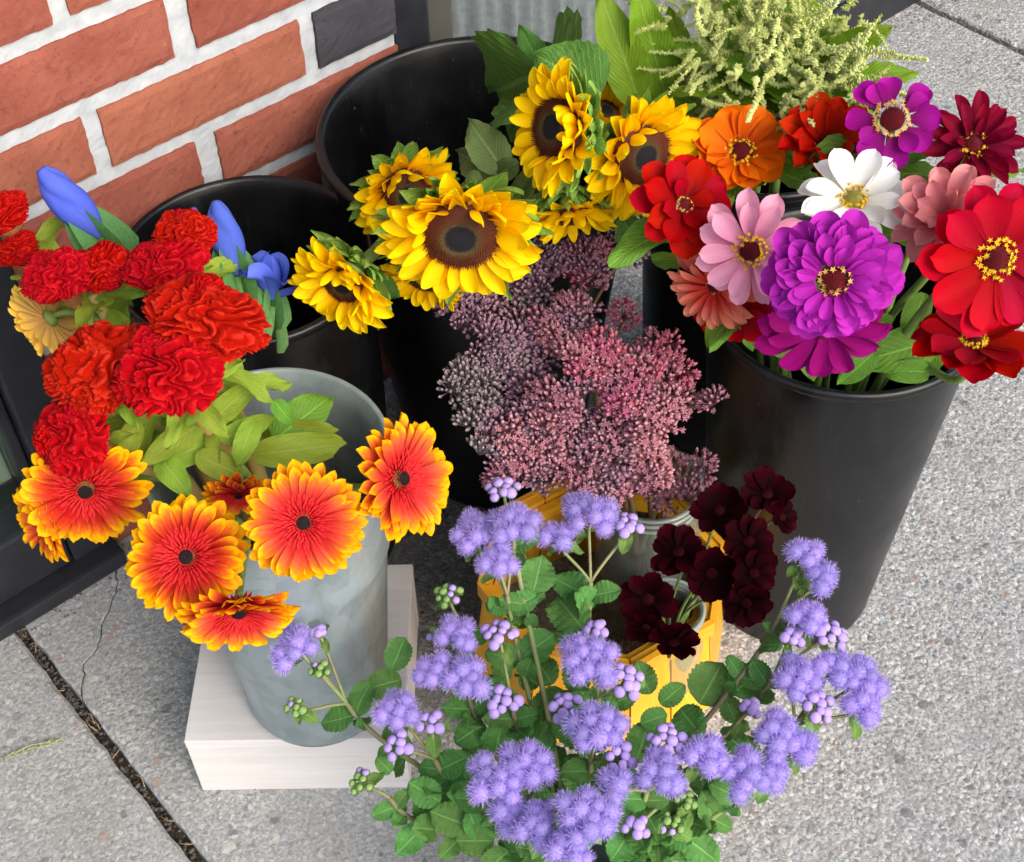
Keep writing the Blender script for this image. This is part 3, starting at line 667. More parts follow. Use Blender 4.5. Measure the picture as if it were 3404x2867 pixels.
GERB_P = [petal('gerbera_petal', M_GERB, .26 + .02 * k, w_round(.72, .42), .22, 4, (-8, -16, 6)[k], 7, 4, .03, .015, 5 * (k - 1), .12, k) for k in range(3)]
M_GDISC = petal_mat('gerbera_fringe', [(0, (150, 6, 14)), (.45, (182, 14, 24)), (.7, (196, 22, 30)), (1, (220, 64, 62))], .1, .2, .6, 0)
M_EYE = plain_mat('gerbera_eye', (10, 4, 6), (34, 10, 12), 300, .7, .4)
mb = MB()
for ring, (n, r0, L, w, el) in enumerate(((30, .92, .55, .085, 18), (34, .80, .46, .075, 30), (34, .66, .40, .065, 42), (30, .52, .34, .055, 52), (26, .40, .26, .05, 66), (22, .30, .2, .05, 74))):
    for k in range(n):
        a = 6.2832 * (k + .5 * (ring % 2)) / n + rnd(-.05, .05); e = R_(el + rnd(-10, 10)); l = L * rnd(.8, 1.15); d = Vector((math.cos(a), math.sin(a), 0)); s = Vector((-d.y, d.x, 0)); b0 = d * r0 * .62 + Vector((0, 0, .05))
        t1 = b0 + (d * math.cos(e) + Vector((0, 0, math.sin(e)))) * l * .6; t2 = b0 + (d * math.cos(e * .8) + Vector((0, 0, math.sin(e * .8)))) * l
        mb.add([b0 - s * w * .4, b0 + s * w * .4, t1 + s * w * .6, t1 - s * w * .6, t2], [(0, 1, 2, 3), (3, 2, 4)], [(0, .4 + .1 * ring * 0), (1, .4), (1, .8), (0, .8), (.5, 1)])
GFRINGE = mb.build('floret_ring', M_GDISC)
mb = MB(); mb.add(*(lambda m_: ([v.co[:] for v in m_.vertices], [tuple(p.vertices) for p in m_.polygons]))(dome('x', None, .25)))
spiral_spikes(mb, 160, .0, .95, 0, .22, .05, .25, 1.0); GEYE = mb.build('eye', M_EYE)
GERCALYX = dome('calyx', M_STEM, .8)
GAL_BASE = (-.167, .638, .10); GAL_RIM = (-.167, .638, .38, .074)
def gerbera(P, n, D, label, e0=10, e1=0, a0=90, back=False, base=GAL_BASE, cnt=30, deep=False):
    R = D / 2; P = Vector(P); H = T(P) @ frame_from(n); b = spot(base, .03)
    t = thing('gerbera', label, 'gerbera', b, 'gerberas in the tall galvanised bucket'); ms = GERB_P if back else GER_P2 if deep else GER_P
    rows(t, H, ms, [(cnt, R * .16, -.001, R * .86, e0 - 6, 0), (cnt - 3, R * .16, .001, R * .80, e0 + 4, .5)], e1, a0, rnd(3, 5.5), sj=.09, tilt=13)
    put('floret_ring', GFRINGE, t, H @ T(0, 0, .0025) @ S(R * .56, R * .56, R * .36)); put('eye', GEYE, t, H @ T(0, 0, .0045) @ S(R * .115, R * .115, R * .09))
    put('calyx', GERCALYX, t, H @ T(0, 0, -R * .05) @ RX(180) @ S(R * .2))
    stem(t, b, P, n, .0028, .0024, M_STEM, GAL_RIM, .05, off=.006); return t

# ---- zinnia kit
ZC = {}
def zmesh(key, stops, W, wid, cup, bends, notch=.05, hue=.01):
    mat = petal_mat('zinnia_petal_' + key, stops, .30, .28, .65, .2, 11, hue)
    ZC[key] = [petal('zinnia_petal', mat, W * (1 + .06 * (k % 3 - 1)), wid, cup, b0, b1, 8, 4, notch, .035, (0, 8, -8)[k % 3], .08, k) for k, (b0, b1) in enumerate(list(bends) + [(bends[0][0] - 6, bends[0][1] + 16), (bends[1][0] + 5, bends[1][1] - 14)])]
std = [(4, -16), (0, -6), (6, -28)]
zmesh('orange', [(0, (120, 40, 10)), (.22, (214, 88, 6)), (1, (240, 124, 8))], .80, w_round(.66, .4), .22, [(0, 10), (6, -18), (2, -8)])
zmesh('scarlet', [(0, (110, 30, 20)), (.25, (178, 26, 0)), (1, (196, 38, 0))], .5, w_round(.7, .35), .3, std)
zmesh('magenta', [(0, (120, 20, 90)), (1, (174, 16, 156))], .88, w_round(.64, .3), .12, [(6, -34), (0, -20), (10, -50)], .02)
zmesh('burgundy', [(0, (96, 10, 40)), (.5, (112, 0, 34)), (1, (132, 0, 42))], .34, w_round(.66, .35), .3, std)
zmesh('red', [(0, (130, 0, 8)), (1, (188, 0, 14))], .66, w_round(.68, .35), .12, [(4, -14), (0, -4), (6, -22)], .04)
zmesh('crimson', [(0, (140, 0, 18)), (1, (192, 0, 42))], .58, w_round(.74, .3), .14, [(4, -10), (0, -4), (6, -16)], .04)
zmesh('pink', [(0, (206, 110, 150)), (.4, (236, 156, 186)), (1, (246, 180, 204))], .46, w_round(.7, .38), .22, [(4, -12), (0, -4), (6, -22)], .05)
zmesh('white', [(0, (196, 204, 150)), (.2, (236, 236, 226)), (1, (248, 248, 248))], .54, w_round(.66, .36), .2, [(4, -12), (0, -26), (8, 6)], .04)
zmesh('purple', [(0, (150, 16, 140)), (1, (186, 46, 180))], .66, w_round(.62, .4), .26, [(6, -30), (0, -14), (10, -44)], .02)
zmesh('darkmagenta', [(0, (130, 4, 92)), (1, (156, 6, 116))], .46, w_round(.68, .35), .15, std)
zmesh('coral', [(0, (214, 110, 114)), (1, (244, 164, 164))], .5, w_round(.68, .36), .26, [(8, -6), (0, 12), (10, -24)], .04)
zmesh('salmon', [(0, (190, 30, 26)), (.4, (214, 70, 56)), (1, (236, 150, 124))], .26, w_round(.7, .4), .3, std)
zmesh('mauve', [(0, (110, 20, 60)), (1, (160, 44, 96))], .4, w_round(.7, .4), .2, std)
M_ZCONE = plain_mat('zinnia_cone', (92, 14, 26), (140, 26, 40), 400, .6, .5)
M_ZCONEP = plain_mat('zinnia_cone_pale', (170, 160, 70), (206, 196, 100), 400, .6, .5)
M_ZYEL = plain_mat('zinnia_floret', (214, 156, 14), (246, 204, 40), 300, .6, .3)
M_ZTAN = plain_mat('zinnia_floret_tan', (196, 142, 60), (226, 184, 104), 300, .6, .3)
def cone_mesh(mat):
    mb = MB(); d = dome('x', None, .45); mb.add([v.co[:] for v in d.vertices], [tuple(p.vertices) for p in d.polygons]); spiral_spikes(mb, 170, 0, .97, 0, .24, .075, .45, .8); return mb.build('cone', mat)
CONE, CONEP = cone_mesh(M_ZCONE), cone_mesh(M_ZCONEP)
def floret_ring(mat, n=26, rr=(.95, 1.28), gap=0):
    """little five-pointed star florets standing in a ring round the cone"""
    mb = MB()
    for k in range(n):
        if random.random() < gap: continue
        a = 6.2832 * k / n + rnd(-.08, .08); r = rnd(*rr); c = Vector((r * math.cos(a), r * math.sin(a), rnd(.22, .5))); nrm = Vector((math.cos(a) * .6, math.sin(a) * .6, 1)).normalized()
        o = nrm.orthogonal().normalized(); o2 = nrm.cross(o); q = rnd(0, 6)
        mb.add(*tube([Vector((r * .9 * math.cos(a), r * .9 * math.sin(a), -.05)), c], [.05, .07], 5))
        V = [c + nrm * .02]
        for i in range(10):
            w = (.21 if i % 2 == 0 else .085) * rnd(.85, 1.15); b_ = q + i * .6283; V.append(c + (o * math.cos(b_) + o2 * math.sin(b_)) * w + nrm * (.09 if i % 2 == 0 else .02))
        mb.add(V, [(0, 1 + i, 1 + (i + 1) % 10) for i in range(10)])
    return mb.build('floret_ring', mat, False)
FR_Y, FR_T, FR_S = floret_ring(M_ZYEL, 46, (.72, 1.42)), floret_ring(M_ZTAN, 26), floret_ring(M_ZTAN, 18, (.5, 1.2), .25)
M_ZLEAF = leaf_mat('zinnia_leaf', (84, 132, 40), (124, 166, 62), None, .5, .25, 5)
ZLEAF = [leaf('zinnia_leaf', M_ZLEAF, .46, w_point(.4, .7), 0, 0, .25, 20 - 15 * k, -70 + 30 * k, 16, 6, .06, k) for k in range(3)]
ZCALYX = dome('calyx', M_STEM, .9)
ZIN_BASE = (.258, .798, .02)
def zinnia(P, n, D, key, label, spec, cone=.2, ring='Y', e1=0, a0=90, leaves=1, pale=False, jit=5, tilt=10):
    R = D / 2 * 1.07; P = Vector(P); H = T(P) @ frame_from(n); b = spot(ZIN_BASE, .045)
    t = thing('zinnia', label, 'zinnia', b, 'zinnias in the black bucket')
    rows(t, H, ZC[key], [(c, R * r0, R * z0, R * L, el, ph) for (c, r0, z0, L, el, ph) in spec], e1, a0, jit, sj=.09, tilt=tilt)
    put('cone', CONEP if pale else CONE, t, H @ T(0, 0, R * .02) @ S(R * cone * .66, R * cone * .66, R * cone * .9))
    if ring: put('floret_ring', {'Y': FR_Y, 'T': FR_T, 'S': FR_S}[ring], t, H @ T(0, 0, R * .03) @ RZ(rnd(0, 90)) @ S(R * cone * (.82 if ring != 'S' else .9)))
    put('calyx', ZCALYX, t, H @ T(0, 0, -R * .05) @ RX(180) @ S(R * .2, R * .2, R * .22))
    pts = stem(t, b, P, n, .0032, .0026, M_STEM, (.258, .798, .365, .095), .05, off=.008)
    for k in range(leaves):
        q = pts[-4 - 2 * k]; a = rnd(0, 360)
        for s in (0, 180): leaf_at(t, q, (math.cos(R_(a + s)), math.sin(R_(a + s)), .35), rnd(.05, .075), ZLEAF)
    return t
#PART5

# ---- celosia kit (crested cockscomb)
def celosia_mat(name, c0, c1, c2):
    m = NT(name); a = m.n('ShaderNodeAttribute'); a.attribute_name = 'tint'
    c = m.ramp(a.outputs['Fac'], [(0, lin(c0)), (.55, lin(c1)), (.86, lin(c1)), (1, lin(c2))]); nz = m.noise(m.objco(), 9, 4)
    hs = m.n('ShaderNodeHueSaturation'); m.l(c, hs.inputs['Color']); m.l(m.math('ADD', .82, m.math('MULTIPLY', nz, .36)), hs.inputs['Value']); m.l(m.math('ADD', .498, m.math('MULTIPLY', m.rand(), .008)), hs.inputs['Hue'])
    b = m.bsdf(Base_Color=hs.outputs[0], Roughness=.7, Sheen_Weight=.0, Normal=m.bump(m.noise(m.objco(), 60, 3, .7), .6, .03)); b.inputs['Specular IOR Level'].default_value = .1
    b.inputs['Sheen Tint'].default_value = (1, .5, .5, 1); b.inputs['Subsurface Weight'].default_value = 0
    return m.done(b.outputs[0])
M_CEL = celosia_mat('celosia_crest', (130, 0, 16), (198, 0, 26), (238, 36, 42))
M_CELK = plain_mat('celosia_neck', (176, 52, 48), (188, 150, 84), 50, .8, .6, .002)
M_CELLEAF = leaf_mat('celosia_leaf', (128, 162, 38), (174, 198, 76), None, .5, .35, 5, (196, 200, 110), .04)
M_CELLEAF2 = leaf_mat('celosia_leaf_green', (96, 150, 44), (130, 180, 66), None, .45, .35, 5)
def crest_mesh(seed):
    nt, na = 78, 190; th = np.linspace(.02, 2.0, nt); ph = np.linspace(0, 2 * np.pi, na, endpoint=False)
    A, B = np.meshgrid(th, ph, indexing='ij'); P = np.stack([np.sin(A) * np.cos(B), np.sin(A) * np.sin(B), np.cos(A)], -1).reshape(-1, 3)
    Q = P + .22 * np.stack([wob(P, seed + 11 + i, 4.5) for i in range(3)], -1)
    f = wob(Q, seed, 2.5); ridge = np.abs(np.sin(f * 2 * np.pi * 1.75 + 1.0)) ** .6
    g = np.abs(np.sin(wob(Q, seed + 50, 11.0) * np.pi * 1.6)) ** .7
    rad = (1 + .22 * wob(P, seed + 5, 2.8)) * (.68 + .32 * ridge + .11 * g * ridge) + .012 * np.random.RandomState(seed).normal(size=len(P))
    V = P * rad[:, None]; V[:, 2] *= .80
    V[:, :2] *= (1 - .5 * np.clip((A.ravel() - 1.35) / .65, 0, 1))[:, None]
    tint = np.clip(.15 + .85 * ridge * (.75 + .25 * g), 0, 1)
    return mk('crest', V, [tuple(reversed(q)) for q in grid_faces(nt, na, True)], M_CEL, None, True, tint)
CREST = [crest_mesh(s) for s in (3, 17, 29, 41)]
V, F, U = lathe([(.22, -1.5), (.26, -1.2), (.36, -.9), (.52, -.6), (.66, -.35), (.70, -.1), (.5, .1), (.01, .15)], 24)
mb = MB(); mb.add(V, F, U)
for i in range(130):
    a = rnd(0, 6.283); z = rnd(-1.2, -.15); r = .24 + .46 * min(1, max(0, (z + 1.3) / 1.0)); d = Vector((math.cos(a), math.sin(a), rnd(-.3, .5))); p = Vector((r * math.cos(a), r * math.sin(a), z)); s_ = Vector((-d.y, d.x, 0)) * .03
    mb.add([p - s_, p + s_, p + d * rnd(.08, .2)], [(0, 1, 2)])
NECK = mb.build('neck', M_CELK)
CELLEAF = [leaf('celosia_leaf', M_CELLEAF, .36, w_point(.45, .75), 0, 0, .3, 30 - 20 * k, -90 + 35 * k, 16, 6, .07, k) for k in range(4)]
CELLEAF2 = [leaf('celosia_leaf', M_CELLEAF2, .44, w_point(.4, .7), 0, 0, .25, 10, -45 - 20 * k, 18, 6, .05, k) for k in range(2)]
def celosia(crests, n, label, base=GAL_BASE, nl=13, lo=.018, hi=.045, low=.05):
    b = spot(base, .03); t = thing('celosia', label, 'celosia', b, 'red cockscombs in the tall galvanised bucket')
    C0 = sum((Vector(c[0]) for c in crests), Vector()) / len(crests)
    for i, (P, r, sx, ang) in enumerate(crests):
        H = T(Vector(P)) @ frame_from(n) @ RZ(ang)
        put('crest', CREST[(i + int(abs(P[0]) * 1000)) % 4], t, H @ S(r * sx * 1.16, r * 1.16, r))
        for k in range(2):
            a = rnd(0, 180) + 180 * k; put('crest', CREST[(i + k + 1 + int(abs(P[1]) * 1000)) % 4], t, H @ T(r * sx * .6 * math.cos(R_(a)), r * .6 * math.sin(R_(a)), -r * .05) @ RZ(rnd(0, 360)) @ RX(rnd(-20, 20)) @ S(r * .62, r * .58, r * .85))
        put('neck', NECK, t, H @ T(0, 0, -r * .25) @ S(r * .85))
    r = crests[0][1]; nn = Vector(n).normalized()
    pts = stem(t, b, C0 - nn * r * .9, n, .0062, .0042, M_STEMY, GAL_RIM, .05, off=.004)
    for k in range(nl):
        s = (k + .5) / nl; q = pts[-1].lerp(pts[-5], s * 1.0) if s < .5 else pts[-5].lerp(pts[-9], (s - .5) * 2)
        a = k * 137.5 + rnd(-25, 25); fr = frame_from(nn); d = fr.to_3x3() @ Vector((math.cos(R_(a)), math.sin(R_(a)), rnd(.1, .7)))
        leaf_at(t, q, d, rnd(lo, hi) * (1 + .35 * s), CELLEAF, nn, roll=rnd(-30, 30))
    return t

# ---- iris kit
M_IRIS = petal_mat('iris_petal', [(0, (80, 96, 186)), (.5, (82, 104, 208)), (1, (96, 118, 220))], .5, .2, .55, .12, 12, .01)
M_IRISG = leaf_mat('iris_sheath', (74, 120, 66), (104, 148, 84), None, .45, .15, 0)
V = []; U = []; nt, na = 26, 36
for j in range(nt + 1):
    t = j / nt; r = .155 * (math.sin(min(1, t * 1.25 + .18) * math.pi * .62)) * (1 if t < .6 else 1 - ((t - .6) / .4) ** 2.2 * .72)
    for i in range(na):
        a = 6.2832 * i / na; fl = 1 + .34 * abs(math.sin(1.5 * a + 4.0 * t)) ** .6 - .2 + .03 * math.sin(17 * a); V.append((r * fl * math.cos(a), r * fl * math.sin(a), t)); U.append((i / na, t))
V.append((0, 0, .985)); U.append((0, 1)); k = nt * na
IRISBUD = mk('furled_petals', V, grid_faces(nt + 1, na, True) + [(k + i, k + (i + 1) % na, len(V) - 1) for i in range(na)], M_IRIS, U)
SHEATH = [petal('sheath', M_IRISG, .30, w_point(.18, .55), .9, 2, (6, -4)[k], 10, 6, 0, .0, 8 * k, 0, k) for k in range(2)]
IRISP = [petal('iris_petal', M_IRIS, .62, w_round(.66, .3), .35, (10, -20, 30)[k], (-90, 60, -50)[k], 12, 8, 0, .09, 12 * k, .15, k) for k in range(3)]
IRISLEAF = [leaf('iris_leaf', M_IRISG, .12, w_point(.15, .5), 0, 0, .5, 4, -20, 14, 4, .01, k) for k in range(2)]
IRIS_BASE = (-.211, .871, .02)
def iris(A, Btip, label, opened=False, w=1.0, sheath=1.0, leafy=0):
    A, Bt = Vector(A), Vector(Btip); ax = Bt - A; L = ax.length; H = T(A) @ frame_from(ax); b = spot(IRIS_BASE, .04)
    t = thing('iris', label, 'iris', b, 'blue irises in the black bucket')
    if opened:
        for el, k0, n_ in ((70, 1, 3), (35, 0, 3), (82, 2, 3)):
            for k in range(n_): put('petal', IRISP[(k0 + k) % 3], t, H @ RZ(120 * k + k0 * 50 + rnd(-10, 10)) @ T(L * .05, 0, L * .1) @ RY(-el) @ S(L * rnd(.8, 1), L * .9, L * .9))
    else:
        put('furled_petals', IRISBUD, t, H @ S(L * w, L * w, L))
    for k in range(3): put('sheath', SHEATH[k % 2], t, H @ T(0, 0, -L * .45) @ RZ(120 * k + 40) @ T(-L * .06, 0, 0) @ RY(-84) @ S(L * 1.0 * sheath, L * 1.0, L * 1.0))
    put('sheath', SHEATH[1], t, H @ T(0, 0, -L * .9) @ RZ(200) @ T(-L * .05, 0, 0) @ RY(-86) @ S(L * 1.0, L * .8, L * .8))
    pts = stem(t, b, A, ax, .0042, .0050, M_IRISG, (-.211, .871, .36, .09), .05, off=0)
    for k in range(leafy):
        q = pts[8]; a = rnd(0, 360); leaf_at(t, q, (math.cos(R_(a)) * .35, math.sin(R_(a)) * .35, 1), rnd(.14, .18), IRISLEAF, (math.cos(R_(a)), math.sin(R_(a)), 0))
    return t

# ---- chocolate cosmos kit
M_COS = petal_mat('cosmos_petal', [(0, (10, 0, 2)), (.5, (26, 0, 5)), (1, (48, 0, 9))], .15, .05, .7, .7, 5, 0, 0, .03)
M_COSE = plain_mat('cosmos_eye', (24, 4, 8), (70, 18, 22), 500, .8, .4, .001, .05)
COSP = [petal('cosmos_petal', M_COS, .72 + .06 * k, w_round(.62, .30), .08, (4, 12, -4)[k], (-10, -30, 12)[k], 8, 6, .07, .03, 6 * (k - 1), .12, k) for k in range(3)]
mb = MB(); d = dome('x', None, .5); mb.add([v.co[:] for v in d.vertices], [tuple(p.vertices) for p in d.polygons]); spiral_spikes(mb, 70, 0, 1, 0, .55, .09, .5, 1.2); COSEYE = mb.build('eye', M_COSE)
JAR2 = (.126, .676, .02)
def cosmos(P, n, D, label, e0=14, cnt=8):
    R = D / 2 * .9; P = Vector(P); H = T(P) @ frame_from(n) @ RZ(rnd(0, 45)); b = spot(JAR2, .012)
    t = thing('cosmos', label, 'cosmos', b, 'dark maroon cosmos in the glass jar')
    rows(t, H, COSP, [(cnt, R * .1, 0, R * .96, e0, 0)], 0, 90, 8, sj=.14, tilt=22)
    put('eye', COSEYE, t, H @ T(0, 0, R * .02) @ S(R * .2)); put('calyx', ZCALYX, t, H @ T(0, 0, -R * .05) @ RX(180) @ S(R * .14, R * .14, R * .2))
    stem(t, b, P, n, .0013, .0011, M_STEMP if rnd(0, 1) < .5 else M_STEM, (.126, .676, .13, .02), .03, off=.003); return t

# ---- stonecrop (sedum) kit
def sedum_mat(name, a, b_, tip):
    return petal_mat(name, [(0, a), (.55, b_), (.85, tip), (1, tip)], .1, .15, .6, .35, 6, .03)
M_SED = {'pink': sedum_mat('stonecrop_pink', (108, 66, 78), (164, 100, 118), (200, 152, 160)), 'rose': sedum_mat('stonecrop_rose', (120, 52, 76), (180, 82, 114), (208, 138, 156)),
         'mauve': sedum_mat('stonecrop_mauve', (84, 60, 74), (132, 94, 114), (180, 146, 158)), 'grey': sedum_mat('stonecrop_grey', (72, 66, 70), (116, 102, 108), (164, 150, 152))}
def umbel(mat, n, seed, open_=.0):
    rs_ = random.Random(seed); mb = MB()
    for k in range(n):
        u_ = (k + .5) / n; th = math.acos(1 - u_ * 1.15); a = k * 2.39996 + rs_.uniform(-.3, .3); d = Vector((math.sin(th) * math.cos(a), math.sin(th) * math.sin(a), math.cos(th))).normalized()
        p = Vector((d.x * .72, d.y * .72, d.z * .45)) * rs_.uniform(.9, 1.1); d = (d + Vector((rs_.uniform(-.3, .3), rs_.uniform(-.3, .3), .35))).normalized()
        o = d.orthogonal().normalized(); o2 = d.cross(o); L = rs_.uniform(.30, .44); w = rs_.uniform(.10, .14)
        V = []; U_ = []
        for j, (s, r) in enumerate(((0, .35), (.3, 1), (.65, .85), (1, .12))):
            for i in range(5): V.append(p + d * L * s + (o * math.cos(1.2566 * i) + o2 * math.sin(1.2566 * i)) * w * r); U_.append((i / 5, s))
        mb.add(V, grid_faces(4, 5, True), U_)
        mb.add(*tube([Vector((0, 0, -.35)), p + d * .03], .018, 3, False))
        if rs_.random() < open_:
            c = p + d * L * .9
            for i in range(5):
                b1 = 1.2566 * i; r1 = o * math.cos(b1) + o2 * math.sin(b1); s1 = d.cross(r1)
                mb.add([c, c + r1 * .1 + s1 * .05 + d * .03, c + r1 * .2 + d * .07, c + r1 * .1 - s1 * .05 + d * .03], [(0, 1, 2, 3)], [(.5, .5), (0, .6), (.5, .7), (1, .6)])
    return mb.build('floret_cluster', mat)
UMB = {k: [umbel(m_, n_, 5 + n_, .35 if k in ('rose', 'pink') else .1) for n_ in (34, 42)] for k, m_ in M_SED.items()}
M_SEDSTEM = plain_mat('stonecrop_stem', (150, 84, 72), (128, 120, 88), 60, .6, .2)
M_SEDLEAF = leaf_mat('stonecrop_leaf', (96, 124, 104), (128, 150, 124), None, .5, .1, 4)
SEDLEAF = [leaf('stonecrop_leaf', M_SEDLEAF, .5, w_round(.6, .4), 5, .06, .3, 20, -60, 14, 4, .03, k) for k in range(2)]
JAR1 = (.117, .768, .02)
def sedum(heads, label, ctr=None):
    """heads: (position, radius, colours)"""
    b = spot(JAR1, .02); t = thing('stonecrop', label, 'stonecrop', b, 'stonecrop stems in the large glass jar')
    C0 = sum((Vector(h[0]) for h in heads), Vector()) / len(heads); toc = (Vector(loc) - C0).normalized(); up_ = (toc * .6 + Vector((0, 0, .9))).normalized()
    fork = C0 - up_ * .04 + (Vector((JAR1[0], JAR1[1], C0.z)) - C0) * .25; fork.z = max(fork.z, .2)
    stem(t, b, fork, up_, .003, .0026, M_SEDSTEM, (.117, .768, .18, .034), .02, off=0)
    for (P, r, cols) in heads:
        P = Vector(P); H = T(P) @ frame_from((up_ + Vector((rnd(-.3, .3), rnd(-.3, .3), 0))).normalized())
        V, F, U = tube(bez(fork, fork.lerp(P, .3) + up_ * .005, P - up_ * r * .8, P - up_ * r * .25, 7), .0014, 6); put('branch', mk('branch', V, F, M_SEDSTEM, U), t)
        ur = .0125; n_ = max(1, int(round((r / ur) ** 2 * 2.2)))
        for k in range(n_):
            q = math.sqrt((k + .5) / n_) * max(.02, (r - ur * .6)) if n_ > 1 else 0; a = k * 2.39996 + rnd(-.3, .3); x, y = q * math.cos(a), q * math.sin(a)
            z = r * .45 * (1 - (q / r) ** 2) - r * .1 + rnd(-.003, .003); s_ = ur * rnd(.95, 1.3)
            put('floret_cluster', random.choice(UMB[random.choice(cols)]), t, H @ T(x, y, z) @ RZ(rnd(0, 360)) @ RX(rnd(-14, 14)) @ frame_from((x * .9 / r, y * .9 / r, 1)) @ S(s_))
    return t

# ---- floss flower (ageratum) kit
M_AGE = petal_mat('floss_thread', [(0, (168, 148, 224)), (.6, (190, 172, 238)), (1, (218, 207, 250))], .1, .4, .7, .12, 4, .015)
M_AGEC = plain_mat('floss_core', (132, 104, 200), (162, 138, 224), 300, .8, .3, .001, .2, 0, .1)
M_AGEBUD = plain_mat('floss_bud', (158, 132, 206), (188, 166, 226), 250, .7, .4, .001, .2, 0, .16)
M_AGECAL = plain_mat('floss_calyx', (110, 146, 76), (146, 176, 104), 250, .7, .4)
def puff(seed, n=260, core=.70):
    rs_ = random.Random(seed); mb = MB()
    for k in range(n):
        u_ = (k + .5) / n; th = math.acos(1 - u_ * 1.25); a = k * 2.39996 + rs_.uniform(-.2, .2); d = Vector((math.sin(th) * math.cos(a), math.sin(th) * math.sin(a), math.cos(th)))
        L = rs_.uniform(.9, 1.22); o = d.orthogonal().normalized(); q = rs_.uniform(0, 6.28); s_ = (o * math.cos(q) + d.cross(o) * math.sin(q)); w = .021
        side = (o * math.cos(q + 1.57) + d.cross(o) * math.sin(q + 1.57)) * rs_.uniform(-.16, .16)
        b0, b1, b2 = d * core * .8, d * (core + (L - core) * .55) + side * .4, d * L + side
        mb.add([b0 - s_ * w, b0 + s_ * w, b1 + s_ * w * .8, b1 - s_ * w * .8, b2], [(0, 1, 2, 3), (3, 2, 4)], [(0, 0), (1, 0), (1, .6), (0, .6), (.5, 1)])
    nt, na = 8, 16
    V = [(core * math.sin(1.9 * j / nt + .01) * math.cos(6.2832 * i / na), core * math.sin(1.9 * j / nt + .01) * math.sin(6.2832 * i / na), core * math.cos(1.9 * j / nt + .01)) for j in range(nt + 1) for i in range(na)]
    mb.add(V, [tuple(reversed(f)) for f in grid_faces(nt + 1, na, True)], [(.5, .5)] * len(V))
    return mb.build('floret', M_AGE)
PUFF = [puff(s) for s in (1, 2, 3)]
def budmesh(mat, seed):
    rs_ = np.random.RandomState(seed); nt, na = 9, 18; V = []
    for j in range(nt + 1):
        for i in range(na):
            a, b = math.pi * j / nt, 6.2832 * i / na; r = 1 + .05 * math.sin(b * 9) * math.sin(a) + rs_.uniform(-.03, .03); V.append((r * max(.02, math.sin(a)) * math.cos(b), r * max(.02, math.sin(a)) * math.sin(b), .8 * r * math.cos(a)))
    return mk('bud', V, [tuple(reversed(f)) for f in grid_faces(nt + 1, na, True)], mat)
BUD = [budmesh(M_AGEBUD, s) for s in (1, 2)]; GBUD = [budmesh(M_AGECAL, 3)]
mb = MB()
for k in range(16):
    a = 6.2832 * k / 16; d = Vector((math.cos(a), math.sin(a), 0)); s_ = Vector((-d.y, d.x, 0)) * .17
    mb.add([Vector((0, 0, -.95)) - s_ * .3, Vector((0, 0, -.95)) + s_ * .3, d * .98 + s_ + Vector((0, 0, -.5)), d * .98 - s_ + Vector((0, 0, -.5)), d * 1.1 + Vector((0, 0, .15 if k % 2 else .35))], [(0, 1, 2, 3), (3, 2, 4)])
BUDCAL = mb.build('calyx', M_AGECAL)
M_AGELEAF = leaf_mat('floss_leaf', (64, 114, 50), (106, 154, 80), None, .65, .2, 7, None, .03)
M_AGELEAF2 = leaf_mat('floss_leaf_young', (92, 132, 58), (128, 164, 84), None, .55, .25, 6, None, .03)
AGELEAF = [leaf('floss_leaf', M_AGELEAF, .80, w_point(.5, .62), 9, .14, .22, 12 - 12 * k, -45 + 25 * k, 36, 8, .06, k) for k in range(3)]
AGELEAF2 = [leaf('floss_leaf', M_AGELEAF2, .62, w_point(.5, .7), 7, .16, .3, 20 - 20 * k, -70 + 30 * k, 28, 6, .07, k) for k in range(2)]
M_AGESTEM = plain_mat('floss_stem', (136, 158, 92), (132, 112, 92), 35, .75, .5, .0008)
AGE_BASE = (.036, .412, .05)
def head_parts(t, P, up_, r, kind):
    H = T(P) @ frame_from(up_)
    if kind == 'bloom':
        r *= 1.1; pr_ = .0080; n_ = max(4, int(round((r / pr_) ** 2 * 1.45)))
        for k in range(n_):
            q = math.sqrt((k + .5) / n_) * max(.001, r - pr_ * .7); a = k * 2.39996 + rnd(-.35, .35); x, y = q * math.cos(a), q * math.sin(a); z = r * .8 * math.sqrt(max(0, 1 - (q / r) ** 2)) - r * .2 + rnd(-.0015, .0015)
            put('floret', random.choice(PUFF), t, H @ T(x, y, z) @ frame_from((x * .9 / r, y * .9 / r, 1)) @ RZ(rnd(0, 360)) @ S(pr_ * rnd(.88, 1.22)))
    else:
        r *= 1.05; br = .0037 if kind == 'bud' else .0032; n_ = max(6, int(round((r / br) ** 2 * .8)))
        for k in range(n_):
            q = math.sqrt((k + .5) / n_) * (r - br * .5); a = k * 2.39996 + rnd(-.3, .3); x, y = q * math.cos(a), q * math.sin(a); z = r * .75 * math.sqrt(max(0, 1 - (q / r) ** 2)) - r * .2 + rnd(-.0008, .0008); s_ = br * rnd(.8, 1.15)
            M = H @ T(x, y, z) @ frame_from((x * .8 / r, y * .8 / r, 1))
            g_ = kind == 'green' and rnd(0, 1) < .75
            bd = put('bud', GBUD[0] if g_ else random.choice(BUD), t, M @ S(s_ * (.8 if kind == 'green' else 1)))
            put('calyx', BUDCAL, bd, M @ S(s_))
